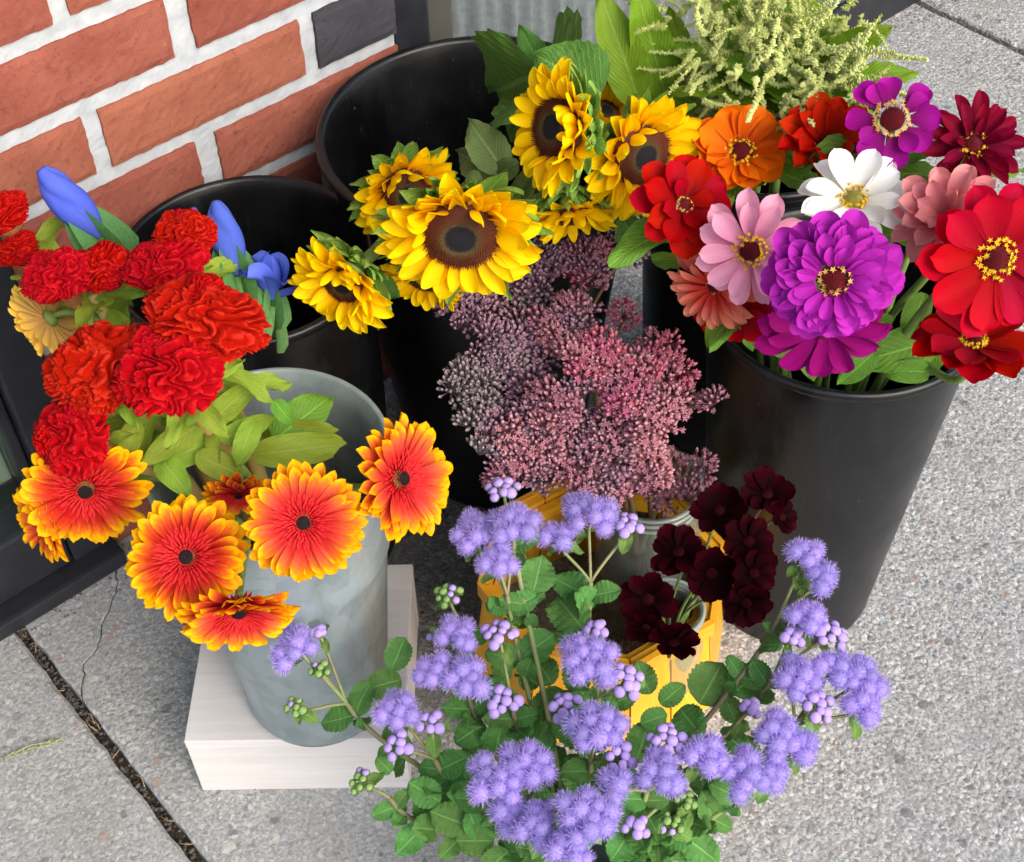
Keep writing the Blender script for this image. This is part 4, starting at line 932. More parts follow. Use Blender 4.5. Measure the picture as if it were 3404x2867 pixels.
def floss(heads, label, nl=8, big=.035, base=AGE_BASE, thick=.0017):
    b = spot(base, .018); t = thing('floss_flower', label, 'floss flower', b, 'lavender floss flowers in the small galvanised bucket')
    C0 = sum((Vector(h[0]) for h in heads), Vector()) / len(heads); out = Vector((C0.x - base[0], C0.y - base[1], 0)); up_ = (Vector((0, 0, 1)) + out * 1.6).normalized()
    fork = C0 - up_ * (.024 if len(heads) > 1 else .012) - out * .10
    pts = stem(t, b, fork, (out * 2.5 + Vector((0, 0, 1))).normalized(), thick * 1.25, thick, M_AGESTEM if rnd(0, 1) < .6 else M_STEMP, (.036, .412, .185, .045), .04, off=0)
    for (P, r, kind) in heads:
        P = Vector(P); u2 = (up_ + (P - C0) * 6 + Vector((0, -.25, 0))).normalized()
        V, F, U = tube(bez(fork, fork.lerp(P, .35) + up_ * .003, P - u2 * .014, P - u2 * .001, 8), thick * .7, 6); put('branch', mk('branch', V, F, M_AGESTEM, U), t)
        head_parts(t, P, u2, r, kind)
        for k in range(2):
            a = rnd(0, 360); d = frame_from(u2).to_3x3() @ Vector((math.cos(R_(a)), math.sin(R_(a)), -.1)); leaf_at(t, P - u2 * rnd(.004, .012), d, rnd(.010, .02), AGELEAF2, u2)
    for k in range(nl + 4):
        i = len(pts) - 1 - int((k // 2) * 1.6 + 1); q = pts[max(5, i)]; tn = (pts[max(5, i)] - pts[max(5, i) - 1]).normalized(); a = (k % 2) * 180 + (k // 2) * 90 + rnd(-25, 25)
        d = frame_from(tn).to_3x3() @ Vector((math.cos(R_(a)), math.sin(R_(a)), .45)); leaf_at(t, q, d, big * .74 * rnd(.45, 1.2), AGELEAF, (0, -.3, 1), roll=rnd(-15, 15))
    return t

# ---- amaranth kit
M_AMA = plain_mat('amaranth_tassel', (196, 208, 112), (222, 230, 156), 200, .75, .5, .002, .2, 0, .14)
M_AMALEAF = leaf_mat('amaranth_leaf', (104, 146, 26), (142, 178, 48), None, .42, .35, 8, (176, 196, 100))
def tassel(seed):
    rs_ = random.Random(seed); n = 30; bendy = rs_.uniform(.2, 1.3); p = Vector(); d = Vector((0, 0, 1)); pts = [p.copy()]; ax = Vector((rs_.uniform(-1, 1), rs_.uniform(-1, 1), 0)).normalized()
    for i in range(n):
        d = (d + ax * (bendy * .055 + .03 * math.sin(i * .5 + seed)) ).normalized(); p = p + d / n; pts.append(p.copy())
    mb = MB(); mb.add(*tube(pts, [.026 * (1 - .55 * (i / n) ** 2) * rs_.uniform(.75, 1.2) for i in range(n + 1)], 7))
    for i in range(150):
        k = rs_.randrange(n); q = pts[k].lerp(pts[k + 1], rs_.random()); t_ = (pts[k + 1] - pts[k]).normalized(); o = t_.orthogonal().normalized(); o2 = t_.cross(o); a = rs_.uniform(0, 6.28)
        e = o * math.cos(a) + o2 * math.sin(a); f_ = e.cross(t_); s_ = rs_.uniform(.03, .055) * (1 - .45 * (k / n) ** 2); c = q + e * s_ * rs_.uniform(.5, 1.3); w_ = rs_.uniform(.5, .8) * .55
        mb.add([c + t_ * s_ * w_, c - t_ * s_ * w_, c + f_ * s_, c - f_ * s_, c + e * s_ * 1.3, c - e * s_], [(0, 2, 4), (2, 1, 4), (1, 3, 4), (3, 0, 4), (2, 0, 5), (1, 2, 5), (3, 1, 5), (0, 3, 5)])
    return mb.build('tassel', M_AMA, False)
TASSEL = [tassel(s) for s in range(6)]
AMALEAF = [leaf('amaranth_leaf', M_AMALEAF, .44, w_point(.45, .75), 0, 0, .22, 14 - 8 * k, -34 + 10 * k, 22, 8, .035, k) for k in range(3)]
AMA_BASE = (.226, 1.032, .02)
def leaf_between(t, A, Bp, meshes, toward=None, sx=1.0):
    A, Bp = Vector(A), Vector(Bp); up_ = (Vector(loc) - A).normalized() if toward is None else Vector(toward); return leaf_at(t, A, Bp - A, (Bp - A).length, meshes, up_, sx=sx)
def amaranth(P, label, n_t, rad, L, nl=5, tilt=(0, 0, 1)):
    P = Vector(P); b = spot(AMA_BASE, .04); t = thing('amaranth', label, 'amaranth', b, 'green amaranth in the half hidden bucket')
    n = Vector(tilt).normalized(); pts = stem(t, b, P, n, .005, .003, M_STEM, (.226, 1.032, .36, .09), .05, off=0); H = T(P) @ frame_from(n)
    for k in range(n_t):
        a, e = rnd(0, 360), rnd(-1, 1); q = rad * rnd(.1, 1.0); p0 = Vector((q * math.cos(R_(a)), q * math.sin(R_(a)), rad * .75 * e)); d = (p0 / rad + Vector((rnd(-.8, .8), rnd(-.8, .8), rnd(-.5, .9)))).normalized()
        w = rnd(.026, .037); put('tassel', random.choice(TASSEL), t, H @ T(p0) @ frame_from(d) @ RZ(rnd(0, 360)) @ S(w, w, L * rnd(.45, 1.0)))
    for k in range(nl):
        q = pts[-2 - k]; a = k * 137 + rnd(0, 60); leaf_at(t, q, (math.cos(R_(a)), math.sin(R_(a)), .35), rnd(.07, .11), AMALEAF)
    return t

# ------------------------------------------------------------------ the flowers, where they stand
# sunflowers: position, facing direction, diameter
s1 = sunflower((-0.0298,0.7198,0.5),(-0.043,-0.9969,0.0665),0.1110, 'largest sunflower, facing outward over the bucket front edge', .50, 16, 22, 90, 22)
s2 = sunflower((0.0357,0.7634,0.55),(-0.7403,-0.4942,0.4558),0.0862, 'tallest upright sunflower with a narrow oval dark disc', .52, 26, 20, 0, 20)
s3 = sunflower((0.0968,0.8051,0.495),(0.4457,-0.8627,0.2391),0.0944, 'sunflower beside the orange zinnia, petals folded over its disc', .50, 20, 16, 145, 20)
s4 = sunflower((-0.0704,0.8088,0.465),(0.2957,-0.9394,0.1735),0.0827, 'sunflower tucked behind the largest one, spiky bracts above it', .48, 26, 18, 110, 18)
s5 = sunflower((-0.112,0.725,0.455),(-0.395,-0.9175,0.0475),0.0786, 'drooping sunflower turned down beside the blue irises', .42, 30, 20, 55, 18)
s6 = sunflower((0.0484,0.7911,0.455),(0.1251,-0.8174,-0.5624),0.0700, 'nodding sunflower seen from behind above the stonecrop', .44, 24, 10, 90, 16)
s7 = sunflower((-0.0617,0.79,0.4),(-0.2989,-0.9079,-0.2938),0.0692, 'sunflower mostly hidden below the largest one', .44, 22, 10, 90, 16)
s8 = sunflower((0.0779,0.8923,0.47),(0.3557,-0.1749,0.9181),0.0629, 'small sunflower peeping out between two tall sunflowers', .42, 30, 0, 90, 16)
leaf_between(s2, (0.0445,0.8767,0.5), (0.0028,1.0038,0.46), SUNLEAF, sx=1.0); leaf_between(s2, (0.0367,0.953,0.46), (0.0146,0.9708,0.5), SUNLEAF, sx=.7)
leaf_between(s2, (0.0731,0.8752,0.5), (0.0238,0.898,0.52), SUNLEAF, sx=1.25); leaf_between(s2, (0.0279,0.9181,0.49), (-0.0065,0.9976,0.42), SUNLEAF, sx=1.1)
M_SAGE = leaf_mat('sunflower_leaf_sage', (98, 122, 66), (126, 146, 88), None, .6, .2, 6); SAGE = [leaf('sunflower_leaf', M_SAGE, .62, w_point(.42, .8), 8, .08, .25, 5, -40, 22, 8, .05, 1)]
leaf_between(s4, (-0.0003,0.8779,0.43), (-0.0291,0.9103,0.46), SAGE, sx=1.0); leaf_between(s4, (0.0014,0.8786,0.42), (-0.044,0.9114,0.43), SAGE, sx=.9); leaf_between(s3, (0.0704,0.8216,0.47), (0.0613,0.8276,0.5), BRACTS, sx=1.0)
leaf_between(s3, (0.0636,0.8191,0.45), (0.0927,0.8143,0.43), SUNLEAF, sx=.6); leaf_between(s6, (0.0168,0.8169,0.44), (0.0565,0.8238,0.46), SAGE, sx=.6); leaf_between(s5, (-0.0921,0.7513,0.44), (-0.078,0.7534,0.4), SUNLEAF, sx=.5)
leaf_between(s3, (0.0833,0.7956,0.45), (0.0983,0.8218,0.4), SUNLEAF, sx=.5); leaf_between(s2, (0.0108,0.8495,0.46), (-0.0118,0.8662,0.43), SAGE, sx=.7)

# zinnias
zinnia((0.1678,0.8117,0.49),(-0.0148,-0.5438,0.8391),0.0692, 'orange', 'orange cupped zinnia next to the right-hand sunflower', [(9, .14, 0, .84, 14, 0), (8, .14, .02, .76, 24, .5)], .27, 'Y', 0, 90)
zinnia((0.2234,0.7953,0.505),(-0.1468,-0.3237,0.9347),0.0727, 'scarlet', 'scarlet orange zinnia with upright petals behind the white one', [(11, .14, 0, .86, 34, 0), (9, .12, .02, .72, 50, .5)], .22, 'T', 0, 90)
zinnia((0.2563,0.7683,0.545),(-0.2359,-0.5408,0.8074),0.0627, 'magenta', 'magenta zinnia with widely spaced round petals, topmost of the bunch', [(8, .34, 0, .62, 10, 0), (4, .3, .03, .5, 24, .4)], .36, 'T', 0, 90, jit=9)
zinnia((0.3084,0.7568,0.53),(0.0766,-0.5908,0.8032),0.0694, 'burgundy', 'burgundy zinnia with narrow pointed petals at the frame edge', [(13, .14, 0, .86, 14, 0), (11, .13, .03, .72, 34, .5), (6, .12, .05, .5, 55, .2)], .26, 'Y', 0, 90)
zinnia((0.1174,0.736,0.505),(0.1829,-0.6554,0.7328),0.0665, 'red', 'red zinnia with broad ruffled petals beside the sunflower', [(8, .12, 0, .88, 6, 0), (8, .12, .03, .76, 22, .5), (4, .1, .05, .5, 40, .2)], .2, 'S', 0, 90)
zinnia((0.1576,0.6943,0.5),(-0.2586,-0.8669,0.4262),0.0711, 'pink', 'pale pink zinnia with a yellow ringed centre', [(11, .16, 0, .86, 2, 0), (9, .15, .03, .76, 16, .5)], .27, 'Y', 0, 90, 0)
zinnia((0.2283,0.7259,0.512),(-0.0762,-0.2747,0.9585),0.0711, 'white', 'white zinnia with a yellow green centre', [(9, .16, 0, .84, 16, 0), (8, .15, .03, .76, 30, .5)], .25, 'Y', 0, 90, 0, pale=True)
zinnia((0.1929,0.6246,0.535),(-0.1838,-0.8697,0.458),0.0828, 'purple', 'large double purple zinnia with many overlapping petals', [(15, .30, -.05, .64, -6, 0), (15, .28, .0, .58, 2, .5), (14, .26, .04, .50, 10, .2), (13, .24, .08, .42, 18, .6), (11, .22, .11, .32, 30, .1)], .27, 'S', 0, 90, 0, tilt=12, jit=8)
zinnia((0.2823,0.7006,0.515),(-0.3867,-0.4285,0.8166),0.0705, 'coral', 'coral pink double zinnia beside the large crimson one', [(11, .12, 0, .88, 10, 0), (10, .12, .04, .78, 30, .5), (8, .1, .07, .6, 52, .2)], .2, 'Y', 0, 90)
zinnia((0.2958,0.6451,0.53),(0.059,-0.842,0.5362),0.0890, 'crimson', 'large crimson zinnia with a bright yellow ring at the frame edge', [(10, .14, 0, .86, 2, 0), (9, .13, .02, .8, 12, .5)], .24, 'Y', 0, 90, 0)
zinnia((0.3075,0.6622,0.44),(-0.041,0.1653,0.9854),0.0793, 'red', 'red zinnia seen edge-on below the large crimson one', [(11, .12, 0, .88, 4, 0), (8, .12, .03, .76, 16, .5)], .2, 'Y', 0, 90, 0)
zinnia((0.2034,0.6559,0.465),(-0.132,-0.9894,0.0603),0.0827, 'darkmagenta', 'dark magenta zinnia hidden under the large purple one', [(12, .12, 0, .88, 2, 0), (10, .12, .03, .76, 10, .5)], .2, None, 0, 90, 0)
zinnia((0.1404,0.711,0.455),(-0.6107,-0.7751,0.1621),0.0679, 'salmon', 'salmon and red double zinnia under the pale pink one', [(18, .12, 0, .88, 0, 0), (16, .12, .04, .76, 14, .5), (12, .1, .08, .6, 30, .2)], .2, 'S', 0, 90)
zinnia((0.2875,0.7735,0.46),(0.1191,-0.6805,0.723),0.0448, 'mauve', 'small mauve zinnia half hidden behind the white one', [(10, .2, 0, .8, 12, 0)], .36, 'Y', 0, 90)
zinnia((0.1554,0.7106,0.43),(-0.3728,-0.9267,-0.048),0.0574, 'red', 'small red zinnia below the salmon one at the bucket edge', [(9, .12, 0, .88, 0, 0), (7, .12, .03, .7, 14, .5)], .2, 'S', 0, 90)
zl = bpy.data.objects['zinnia.007']
for a, b_ in (((0.2096,0.7205,0.39), (0.2162,0.6957,0.375)), ((0.2561,0.6983,0.4), (0.2294,0.6854,0.38)), ((0.2998,0.7166,0.39), (0.244,0.6891,0.4)), ((0.2946,0.7355,0.42), (0.2785,0.7072,0.4)), ((0.3069,0.7109,0.4), (0.2925,0.6974,0.37)),
              ((0.1687,0.7372,0.4), (0.1746,0.7172,0.385)), ((0.2461,0.7186,0.4), (0.2688,0.7113,0.42)), ((0.2325,0.7395,0.4), (0.2423,0.6995,0.38)), ((0.1834,0.7417,0.4), (0.1975,0.7062,0.385)), ((0.2954,0.6922,0.385), (0.2612,0.6937,0.385))):
    leaf_between(zl, a, b_, ZLEAF, sx=1.1)

# gerberas
gerbera((-0.0685,0.5475,0.455),(0.7496,-0.3996,0.5277),0.0747, 'red and yellow gerbera turned sideways, nearest the stonecrop', 12)
gerbera((-0.1226,0.5126,0.46),(0.1429,-0.7239,0.675),0.0695, 'red and yellow gerbera in full face over the bucket rim', 6)
gerbera((-0.1956,0.5126,0.43),(0.0237,-0.5763,0.8169),0.0734, 'red and yellow gerbera in full face with a black eye, below the celosia leaves', 6, deep=True)
gerbera((-0.1669,0.4921,0.405),(0.1169,-0.9931,-0.0009),0.0738, 'lowest red and yellow gerbera, nodding with upper petals curled in', 14, 18, 90)
gerbera((-0.2704,0.5772,0.42),(0.1955,-0.927,0.32),0.0797, 'red and yellow gerbera half covered by a red cockscomb', 8, deep=True, cnt=27)
gerbera((-0.2995,0.5739,0.395),(-0.7179,-0.6857,0.1204),0.0566, 'orange gerbera seen edge-on at the far left', 20)
gerbera((-0.1743,0.576,0.415),(0.0697,-0.981,-0.1813),0.0465, 'gerbera almost hidden behind the full-face gerbera and leaves', 10)
gerbera((-0.321,0.7243,0.43),(-0.8055,-0.1989,-0.5581),0.0648, 'pale yellow gerbera seen from the back under the cockscombs', 6, back=True)

# celosia
up0 = (.0, -.35, 1)
celosia([((-0.2495,0.6162,0.485),0.0247, 1.15, 20)], (-.15, -.35, 1), 'red cockscomb in the middle of the bunch, its crest broader than tall')
celosia([((-0.2043,0.6023,0.495),0.0248, 1.05, -10)], (.0, -.4, 1), 'red cockscomb in the middle of the bunch, above the leaf stems')
celosia([((-0.1834,0.635,0.505),0.0259, 1.25, -12)], (.2, -.2, 1), 'broad red cockscomb next to the iris bucket')
celosia([((-0.2239,0.7118,0.485),0.0201, 1.2, 30), ((-0.215,0.737,0.49),0.0171, 1.0, 0)], (.05, -.1, 1), 'tall two-part red cockscomb in front of the iris bucket')
celosia([((-0.2962,0.7101,0.48),0.0188, 1.05, 0), ((-0.2705,0.7178,0.48),0.0183, 1.0, 40)], (-.1, -.15, 1), 'two-lobed dark red cockscomb below the leaning iris bud')
celosia([((-0.2667,0.5826,0.46),0.0228, .85, 70)], (-.35, -.4, .9), 'red cockscomb covering part of a gerbera', nl=5)
celosia([((-0.3545,0.7891,0.47),0.0166, 1.0, 0), ((-0.3461,0.7751,0.45),0.0139, 1.0, 0)], (-.2, -.1, 1), 'pale red cockscomb cut by the frame edge at the far left', nl=14)
cl = bpy.data.objects['celosia.001']
for a, b_, sx in (((-0.1594,0.6323,0.4), (-0.1161,0.6566,0.42), 1.2), ((-0.1683,0.6417,0.39), (-0.1156,0.6302,0.41), 1.1), ((-0.1712,0.6197,0.4), (-0.1019,0.6277,0.4), .9), ((-0.1899,0.6155,0.42), (-0.1513,0.6263,0.43), 1.0), ((-0.2258,0.6001,0.42), (-0.2046,0.5706,0.42), 1.4),
                  ((-0.2042,0.6034,0.42), (-0.1664,0.5876,0.41), 1.2), ((-0.2103,0.6158,0.43), (-0.2309,0.592,0.42), 1.2), ((-0.1668,0.6226,0.43), (-0.1775,0.5898,0.42), 1.2), ((-0.2398,0.6164,0.44), (-0.2467,0.588,0.43), 1.3), ((-0.1533,0.6301,0.44), (-0.141,0.6173,0.43), 1.3)):
    leaf_between(cl, a, b_, CELLEAF2 if a[0] > -.16 else CELLEAF, sx=sx)

# irises
iris((-0.2888,0.7826,0.455), (-0.324,0.8042,0.5), 'furled blue iris bud leaning over the brick', w=1.3)
iris((-0.1905,0.7532,0.44), (-0.2047,0.7937,0.475), 'furled blue iris bud upright in the middle of the bucket', w=1.25)
iris((-0.1674,0.7434,0.42), (-0.1662,0.7667,0.45), 'half opened blue iris with ruffled petals beside the drooping sunflower', True)
iris((-0.2273,0.7959,0.43), (-0.2244,0.8063,0.46), 'small blue iris bud behind the two-part cockscomb', w=1.0)
iris((-0.2631,0.7819,0.42), (-0.2655,0.7913,0.44), 'blue iris tip between the cockscombs at the bucket rim', w=1.3)

# stonecrop
sedum([((-0.0308,0.7998,0.355),0.0249, ['mauve']), ((-0.0119,0.7599,0.35),0.0259, ['grey', 'mauve']), ((-0.029,0.7343,0.34),0.0227, ['grey'])], 'grey mauve stonecrop heads nearest the brick side')
sedum([((-0.0189,0.7039,0.325),0.0240, ['grey', 'grey', 'mauve']), ((0.004,0.6823,0.31),0.0246, ['mauve', 'pink']), ((0.0094,0.7382,0.33),0.0203, ['mauve'])], 'pale grey stonecrop heads low above the floss flowers')
sedum([((0.0183,0.8318,0.365),0.0306, ['mauve']), ((0.0574,0.8445,0.36),0.0279, ['mauve', 'pink', 'rose']), ((0.1009,0.8802,0.36),0.0182, ['mauve']), ((0.0153,0.8032,0.35),0.0243, ['mauve', 'grey']), ((0.0123,0.7677,0.345),0.0231, ['mauve'])], 'purple stonecrop heads directly under the sunflowers')
sedum([((0.0442,0.7737,0.36),0.0289, ['pink', 'pink', 'mauve']), ((0.0622,0.7347,0.36),0.0267, ['pink', 'rose']), ((0.0356,0.7052,0.345),0.0265, ['pink', 'mauve']), ((0.09,0.805,0.34),0.0100, ['rose']), ((0.0137,0.698,0.33),0.0209, ['mauve', 'pink'])], 'pink stonecrop heads in the middle of the jar bunch')
sedum([((0.0868,0.7207,0.35),0.0267, ['rose', 'pink']), ((0.1128,0.7449,0.345),0.0243, ['pink', 'rose']), ((0.1006,0.7045,0.335),0.0260, ['pink']), ((0.1398,0.7195,0.33),0.0124, ['pink'])], 'bright pink stonecrop heads nearest the zinnia bucket')
sedum([((0.0668,0.7016,0.31),0.0278, ['pink', 'mauve']), ((0.0317,0.6952,0.305),0.0242, ['pink', 'mauve']), ((0.0605,0.6798,0.285),0.0243, ['pink', 'mauve']), ((0.0949,0.6985,0.29),0.0223, ['pink'])], 'dusty pink stonecrop heads hanging over the glass jar')
sedum([((0.1407,0.7351,0.24),0.0118, ['rose', 'pink']), ((0.1296,0.7116,0.235),0.0124, ['pink']), ((0.1115,0.7081,0.24),0.0131, ['pink'])], 'small salmon stonecrop sprigs at the jar mouth')

# cosmos
CO = [((0.1538,0.6647,0.27),(0.0243,-0.4007,0.9159),0.0449, 'dark maroon cosmos uppermost toward the glass jar'), ((0.1885,0.6666,0.285),(0.0293,-0.2041,0.9785),0.0430, 'reddest maroon cosmos, topmost against the black bucket'), ((0.1212,0.6343,0.26),(-0.2961,-0.2504,0.9217),0.0458, 'maroon cosmos with one raised petal in front of the jar'), ((0.1441,0.6183,0.255),(-0.0193,-0.7507,0.6603),0.0448, 'near-black cosmos in the middle of the maroon bunch'),
      ((0.1708,0.6309,0.275),(0.0805,-0.6138,0.7854),0.0445, 'maroon cosmos with a reddish eye below the topmost one'), ((0.0963,0.6038,0.245),(-0.1989,-0.7025,0.6834),0.0475, 'large dark cosmos nearest the floss flowers'), ((0.1725,0.6098,0.265),(0.1224,-0.7699,0.6264),0.0413, 'maroon cosmos overlapping its neighbour beside the black bucket'), ((0.1667,0.5946,0.25),(-0.0383,-0.9541,0.297),0.0421, 'maroon cosmos with red eye low over the yellow staves'),
      ((0.112,0.5701,0.235),(0.1591,0.2772,0.9476),0.0440, 'lowest dark cosmos seen from the side'), ((0.1985,0.6528,0.275),(0.5981,-0.4116,0.6877),0.0306, 'cosmos turned sideways at the edge of the maroon bunch'), ((0.0942,0.5861,0.235),(-0.1992,-0.9431,0.2662),0.0344, 'dark cosmos tucked under the large one')]
for P, n, D, lb in [c[:3] + c[3:] for c in CO]: cosmos(P, n, D, lb)

# floss flowers
AG = [
 ([((-0.1501,0.5427,0.28),0.0175, 'bloom'), ((-0.1387,0.558,0.28),0.0054, 'bud'), ((-0.1372,0.534,0.27),0.0081, 'green'), ((-0.1534,0.5135,0.255),0.0087, 'green')], 'leftmost lavender floss flower reaching across the galvanised bucket', 10, .032),
 ([((-0.0803,0.4951,0.27),0.0158, 'bloom'), ((-0.0605,0.4899,0.27),0.0098, 'bud'), ((-0.0813,0.4798,0.26),0.0111, 'bud')], 'floss flower in front of the white riser corner', 8, .034),
 ([((-0.1068,0.4617,0.245),0.0098, 'green')], 'green unopened floss flower sprig over the riser front', 6, .03),
 ([((-0.0407,0.5401,0.29),0.0160, 'bloom'), ((-0.0561,0.5184,0.285),0.0139, 'bloom'), ((-0.0343,0.5108,0.285),0.0164, 'bloom'), ((-0.0559,0.5534,0.28),0.0075, 'green')], 'three-clump floss flower beside the riser', 8, .036),
 ([((-0.0477,0.577,0.29),0.0110, 'green')], 'thin floss flower sprig with pale green buds', 6, .026),
 ([((-0.0281,0.6087,0.315),0.0179, 'bloom'), ((-0.0005,0.6081,0.32),0.0191, 'bloom'), ((-0.012,0.5854,0.315),0.0149, 'bloom')], 'tall lavender floss flower under the bud at the stonecrop', 6, .04),
 ([((-0.0072,0.6345,0.335),0.0124, 'bud')], 'floss flower bud head highest against the black bucket', 4, .024),
 ([((0.0527,0.6209,0.315),0.0201, 'bloom'), ((0.0314,0.6081,0.31),0.0138, 'bloom'), ((0.0801,0.6194,0.31),0.0111, 'bud')], 'tall floss flower against the glass jar', 8, .042),
 ([((-0.0126,0.5397,0.295),0.0126, 'bud'), ((-0.0111,0.4971,0.28),0.0117, 'bud')], 'floss flower with two round bud heads only', 8, .036),
 ([((0.0465,0.5121,0.3),0.0201, 'bloom'), ((0.0687,0.502,0.295),0.0129, 'bud'), ((0.0525,0.5433,0.295),0.0087, 'bud')], 'large lavender floss flower centred before the yellow tub', 10, .04),
 ([((0.0485,0.4642,0.295),0.0189, 'bloom'), ((0.0291,0.4852,0.29),0.0115, 'bud'), ((0.0627,0.449,0.29),0.0112, 'bud')], 'floss flower with bud clumps on both sides in the bunch centre', 10, .038),
 ([((-0.0152,0.437,0.285),0.0205, 'bloom'), ((0.0052,0.4405,0.29),0.0161, 'bloom'), ((0.0121,0.4176,0.285),0.0092, 'bud')], 'wide lavender floss flower at the lower left of the bunch', 10, .042),
 ([((0.0371,0.4034,0.295),0.0192, 'bloom'), ((0.0085,0.4037,0.28),0.0158, 'bloom'), ((0.0276,0.391,0.285),0.0162, 'bloom'), ((-0.0096,0.4151,0.275),0.0123, 'bloom')], 'lowest lavender floss flower at the bottom frame edge', 8, .04),
 ([((0.0854,0.4344,0.29),0.0161, 'bloom'), ((0.0922,0.4539,0.295),0.0137, 'bud'), ((0.1135,0.4455,0.29),0.0150, 'bloom'), ((0.0571,0.4285,0.29),0.0123, 'bloom')], 'floss flower clump with buds on top, right of the bunch centre', 10, .038),
 ([((0.1403,0.438,0.28),0.0175, 'bloom'), ((0.1625,0.4607,0.285),0.0171, 'bloom'), ((0.1788,0.4559,0.28),0.0108, 'bloom'), ((0.159,0.4401,0.275),0.0107, 'bloom')], 'floss flower spreading over the bare pavement', 8, .036),
 ([((0.1836,0.5042,0.285),0.0170, 'bloom'), ((0.2073,0.5091,0.285),0.0151, 'bloom'), ((0.226,0.5047,0.28),0.0164, 'bloom'), ((0.2243,0.4864,0.275),0.0136, 'bloom'), ((0.1946,0.4881,0.28),0.0130, 'bud')], 'rightmost lavender floss flower, four clumps round a bud head', 8, .04),
 ([((0.194,0.5407,0.3),0.0139, 'bloom'), ((0.2085,0.5336,0.295),0.0132, 'bud'), ((0.1845,0.5325,0.295),0.0086, 'bud')], 'floss flower half in bud against the foot of the black bucket', 4, .03),
 ([((0.1974,0.5779,0.32),0.0141, 'bloom'), ((0.2032,0.562,0.315),0.0120, 'bloom')], 'pale floss flower on a long stem against the black bucket', 4, .026),
 ([((0.1526,0.493,0.27),0.0079, 'bud'), ((0.0705,0.4116,0.27),0.0093, 'bud')], 'floss flower with tiny buds low among the leaves', 12, .044),
 ([((0.0943,0.4209,0.25),0.0088, 'green'), ((0.1049,0.4352,0.255),0.0076, 'green')], 'green budded floss flower sprig low over the pavement', 12, .036)]
for heads, lb, nl, big in AG: floss([(h[0], h[1], h[2]) for h in heads], lb, nl, big)
fl = {k: bpy.data.objects['floss_flower' + ('.%03d' % k if k else '')] for k in range(len(AG))}
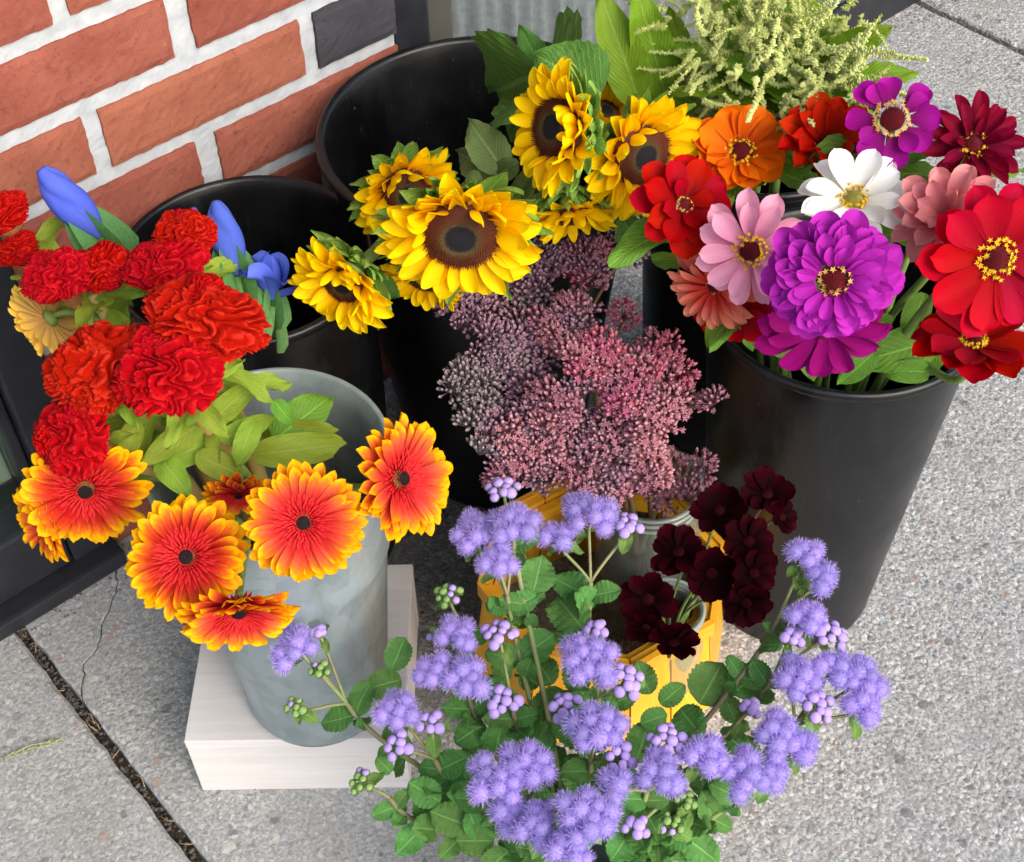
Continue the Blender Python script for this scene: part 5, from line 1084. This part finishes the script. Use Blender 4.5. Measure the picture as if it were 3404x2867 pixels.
for k, a, b_, sx in ((7, (0.0113,0.579,0.29), (0.0192,0.6076,0.3), 1.1), (7, (0.046,0.5537,0.28), (0.0254,0.5878,0.28), 1.0), (18, (0.1233,0.5107,0.25), (0.1428,0.5393,0.26), 1.2), (18, (0.1478,0.5177,0.25), (0.1715,0.5407,0.25), 1.2), (1, (-0.0361,0.4822,0.23), (-0.0694,0.4722,0.23), 1.0), (11, (-0.0227,0.4472,0.24), (-0.0471,0.4516,0.24), 1.0),
                    (18, (0.1108,0.5134,0.24), (0.1208,0.4879,0.25), 1.1), (9, (0.021,0.4821,0.24), (-0.0017,0.5056,0.24), 1.1), (10, (0.0759,0.4673,0.25), (0.0876,0.4945,0.26), 1.0), (0, (-0.0832,0.5377,0.25), (-0.1086,0.5306,0.25), 1.1), (0, (-0.0893,0.5396,0.26), (-0.0789,0.561,0.27), 1.0),
                    (3, (-0.0254,0.5065,0.24), (-0.0457,0.4919,0.24), 1.1), (8, (-0.0077,0.535,0.25), (-0.0175,0.545,0.26), 1.1), (8, (-0.0009,0.5308,0.25), (0.0164,0.5382,0.25), 1.1), (12, (-0.0362,0.4458,0.23), (-0.0301,0.4295,0.22), 1.0), (13, (0.0842,0.4437,0.24), (0.1075,0.45,0.24), 1.1), (13, (0.0745,0.444,0.24), (0.0629,0.4677,0.25), 1.0), (14, (0.1389,0.4931,0.24), (0.1536,0.4776,0.24), 1.1),
                    (9, (0.0392,0.5137,0.25), (0.012,0.5108,0.25), 1.1), (10, (0.0335,0.4687,0.25), (0.0356,0.4471,0.25), 1.1), (19, (0.0842,0.4328,0.22), (0.0952,0.4117,0.22), 1.1), (19, (0.0712,0.4332,0.22), (0.0567,0.4129,0.22), 1.1), (5, (-0.0062,0.5763,0.28), (0.0072,0.5633,0.28), 1.1), (2, (-0.0896,0.4766,0.23), (-0.099,0.4825,0.24), 1.0), (2, (-0.0559,0.4536,0.23), (-0.0768,0.4634,0.24), 1.1), (2, (-0.0366,0.4402,0.22), (-0.0623,0.4466,0.23), 1.1), (11, (-0.0203,0.4292,0.22), (-0.0464,0.43,0.22), 1.1), (12, (-0.0107,0.4219,0.22), (-0.029,0.4101,0.21), 1.1), (19, (0.1074,0.4355,0.22), (0.1235,0.4405,0.23), 1.0), (14, (0.1246,0.4566,0.24), (0.1317,0.4351,0.24), 1.0), (10, (0.0628,0.5129,0.25), (0.0793,0.5139,0.26), 1.1), (9, (0.0227,0.5237,0.26), (0.01,0.5481,0.26), 1.1), (9, (0.0425,0.5152,0.26), (0.0352,0.5386,0.27), 1.0), (18, (0.0904,0.5197,0.25), (0.0816,0.5415,0.26), 1.0), (18, (0.0964,0.5117,0.25), (0.1135,0.5205,0.26), 1.0), (5, (-0.0098,0.5681,0.28), (-0.0196,0.578,0.29), .9), (10, (0.0807,0.491,0.26), (0.1012,0.4978,0.26), 1.0)):
    leaf_between(fl[k], a, b_, AGELEAF, sx=sx)

# amaranth
am1 = amaranth((0.1631,0.9004,0.53), 'pale green amaranth plume at the top frame edge beside big leaves', 95, .045, .045, 4, (-.1, -.15, 1))
am2 = amaranth((0.2007,0.8665,0.53), 'pale green amaranth plume in the middle of its bucket', 110, .05, .045, 3, (.05, -.25, 1))
am3 = amaranth((0.2351,0.8673,0.51), 'pale green amaranth plume nearest the magenta zinnia', 75, .042, .042, 4, (.3, -.2, 1))
am4 = amaranth((0.1936,0.9327,0.45), 'pale green amaranth plume drooping behind the orange zinnia', 75, .042, .042, 2, (-.1, -.6, .8))
am5 = amaranth((0.2069,0.9311,0.53), 'pale green amaranth plume farthest back under the window rail', 55, .042, .042, 4, (.1, .2, 1))
for t_, a, b_, sx in ((am1, (0.1037,0.8873,0.48), (0.0723,0.9149,0.56), .85), (am1, (0.1234,0.9021,0.48), (0.0973,0.9029,0.57), .8), (am4, (0.1454,0.8933,0.47), (0.0797,0.9154,0.49), .8), (am1, (0.1416,0.9339,0.48), (0.1273,0.9356,0.53), .9), (am3, (0.2339,0.8725,0.525), (0.2675,0.8524,0.56), 1.0), (am3, (0.2071,0.8767,0.49), (0.2446,0.8862,0.54), .8),
                      (am5, (0.1749,0.9593,0.48), (0.1739,0.9366,0.54), .8), (am4, (0.1566,0.9118,0.45), (0.1211,0.9105,0.47), 1.0), (am2, (0.2029,0.9325,0.47), (0.2324,0.9517,0.5), .8), (am4, (0.1633,0.9773,0.46), (0.1481,0.9108,0.46), 1.0), (am5, (0.2706,1.0071,0.46), (0.2468,0.9933,0.5), .8), (am1, (0.1242,0.9794,0.46), (0.0622,0.9969,0.46), .35), (am2, (0.1828,0.9313,0.44), (0.1586,0.9365,0.46), 1.0), (am3, (0.2649,0.9224,0.45), (0.2793,0.9351,0.47), .8)):
    leaf_between(t_, a, b_, AMALEAF, sx=sx)
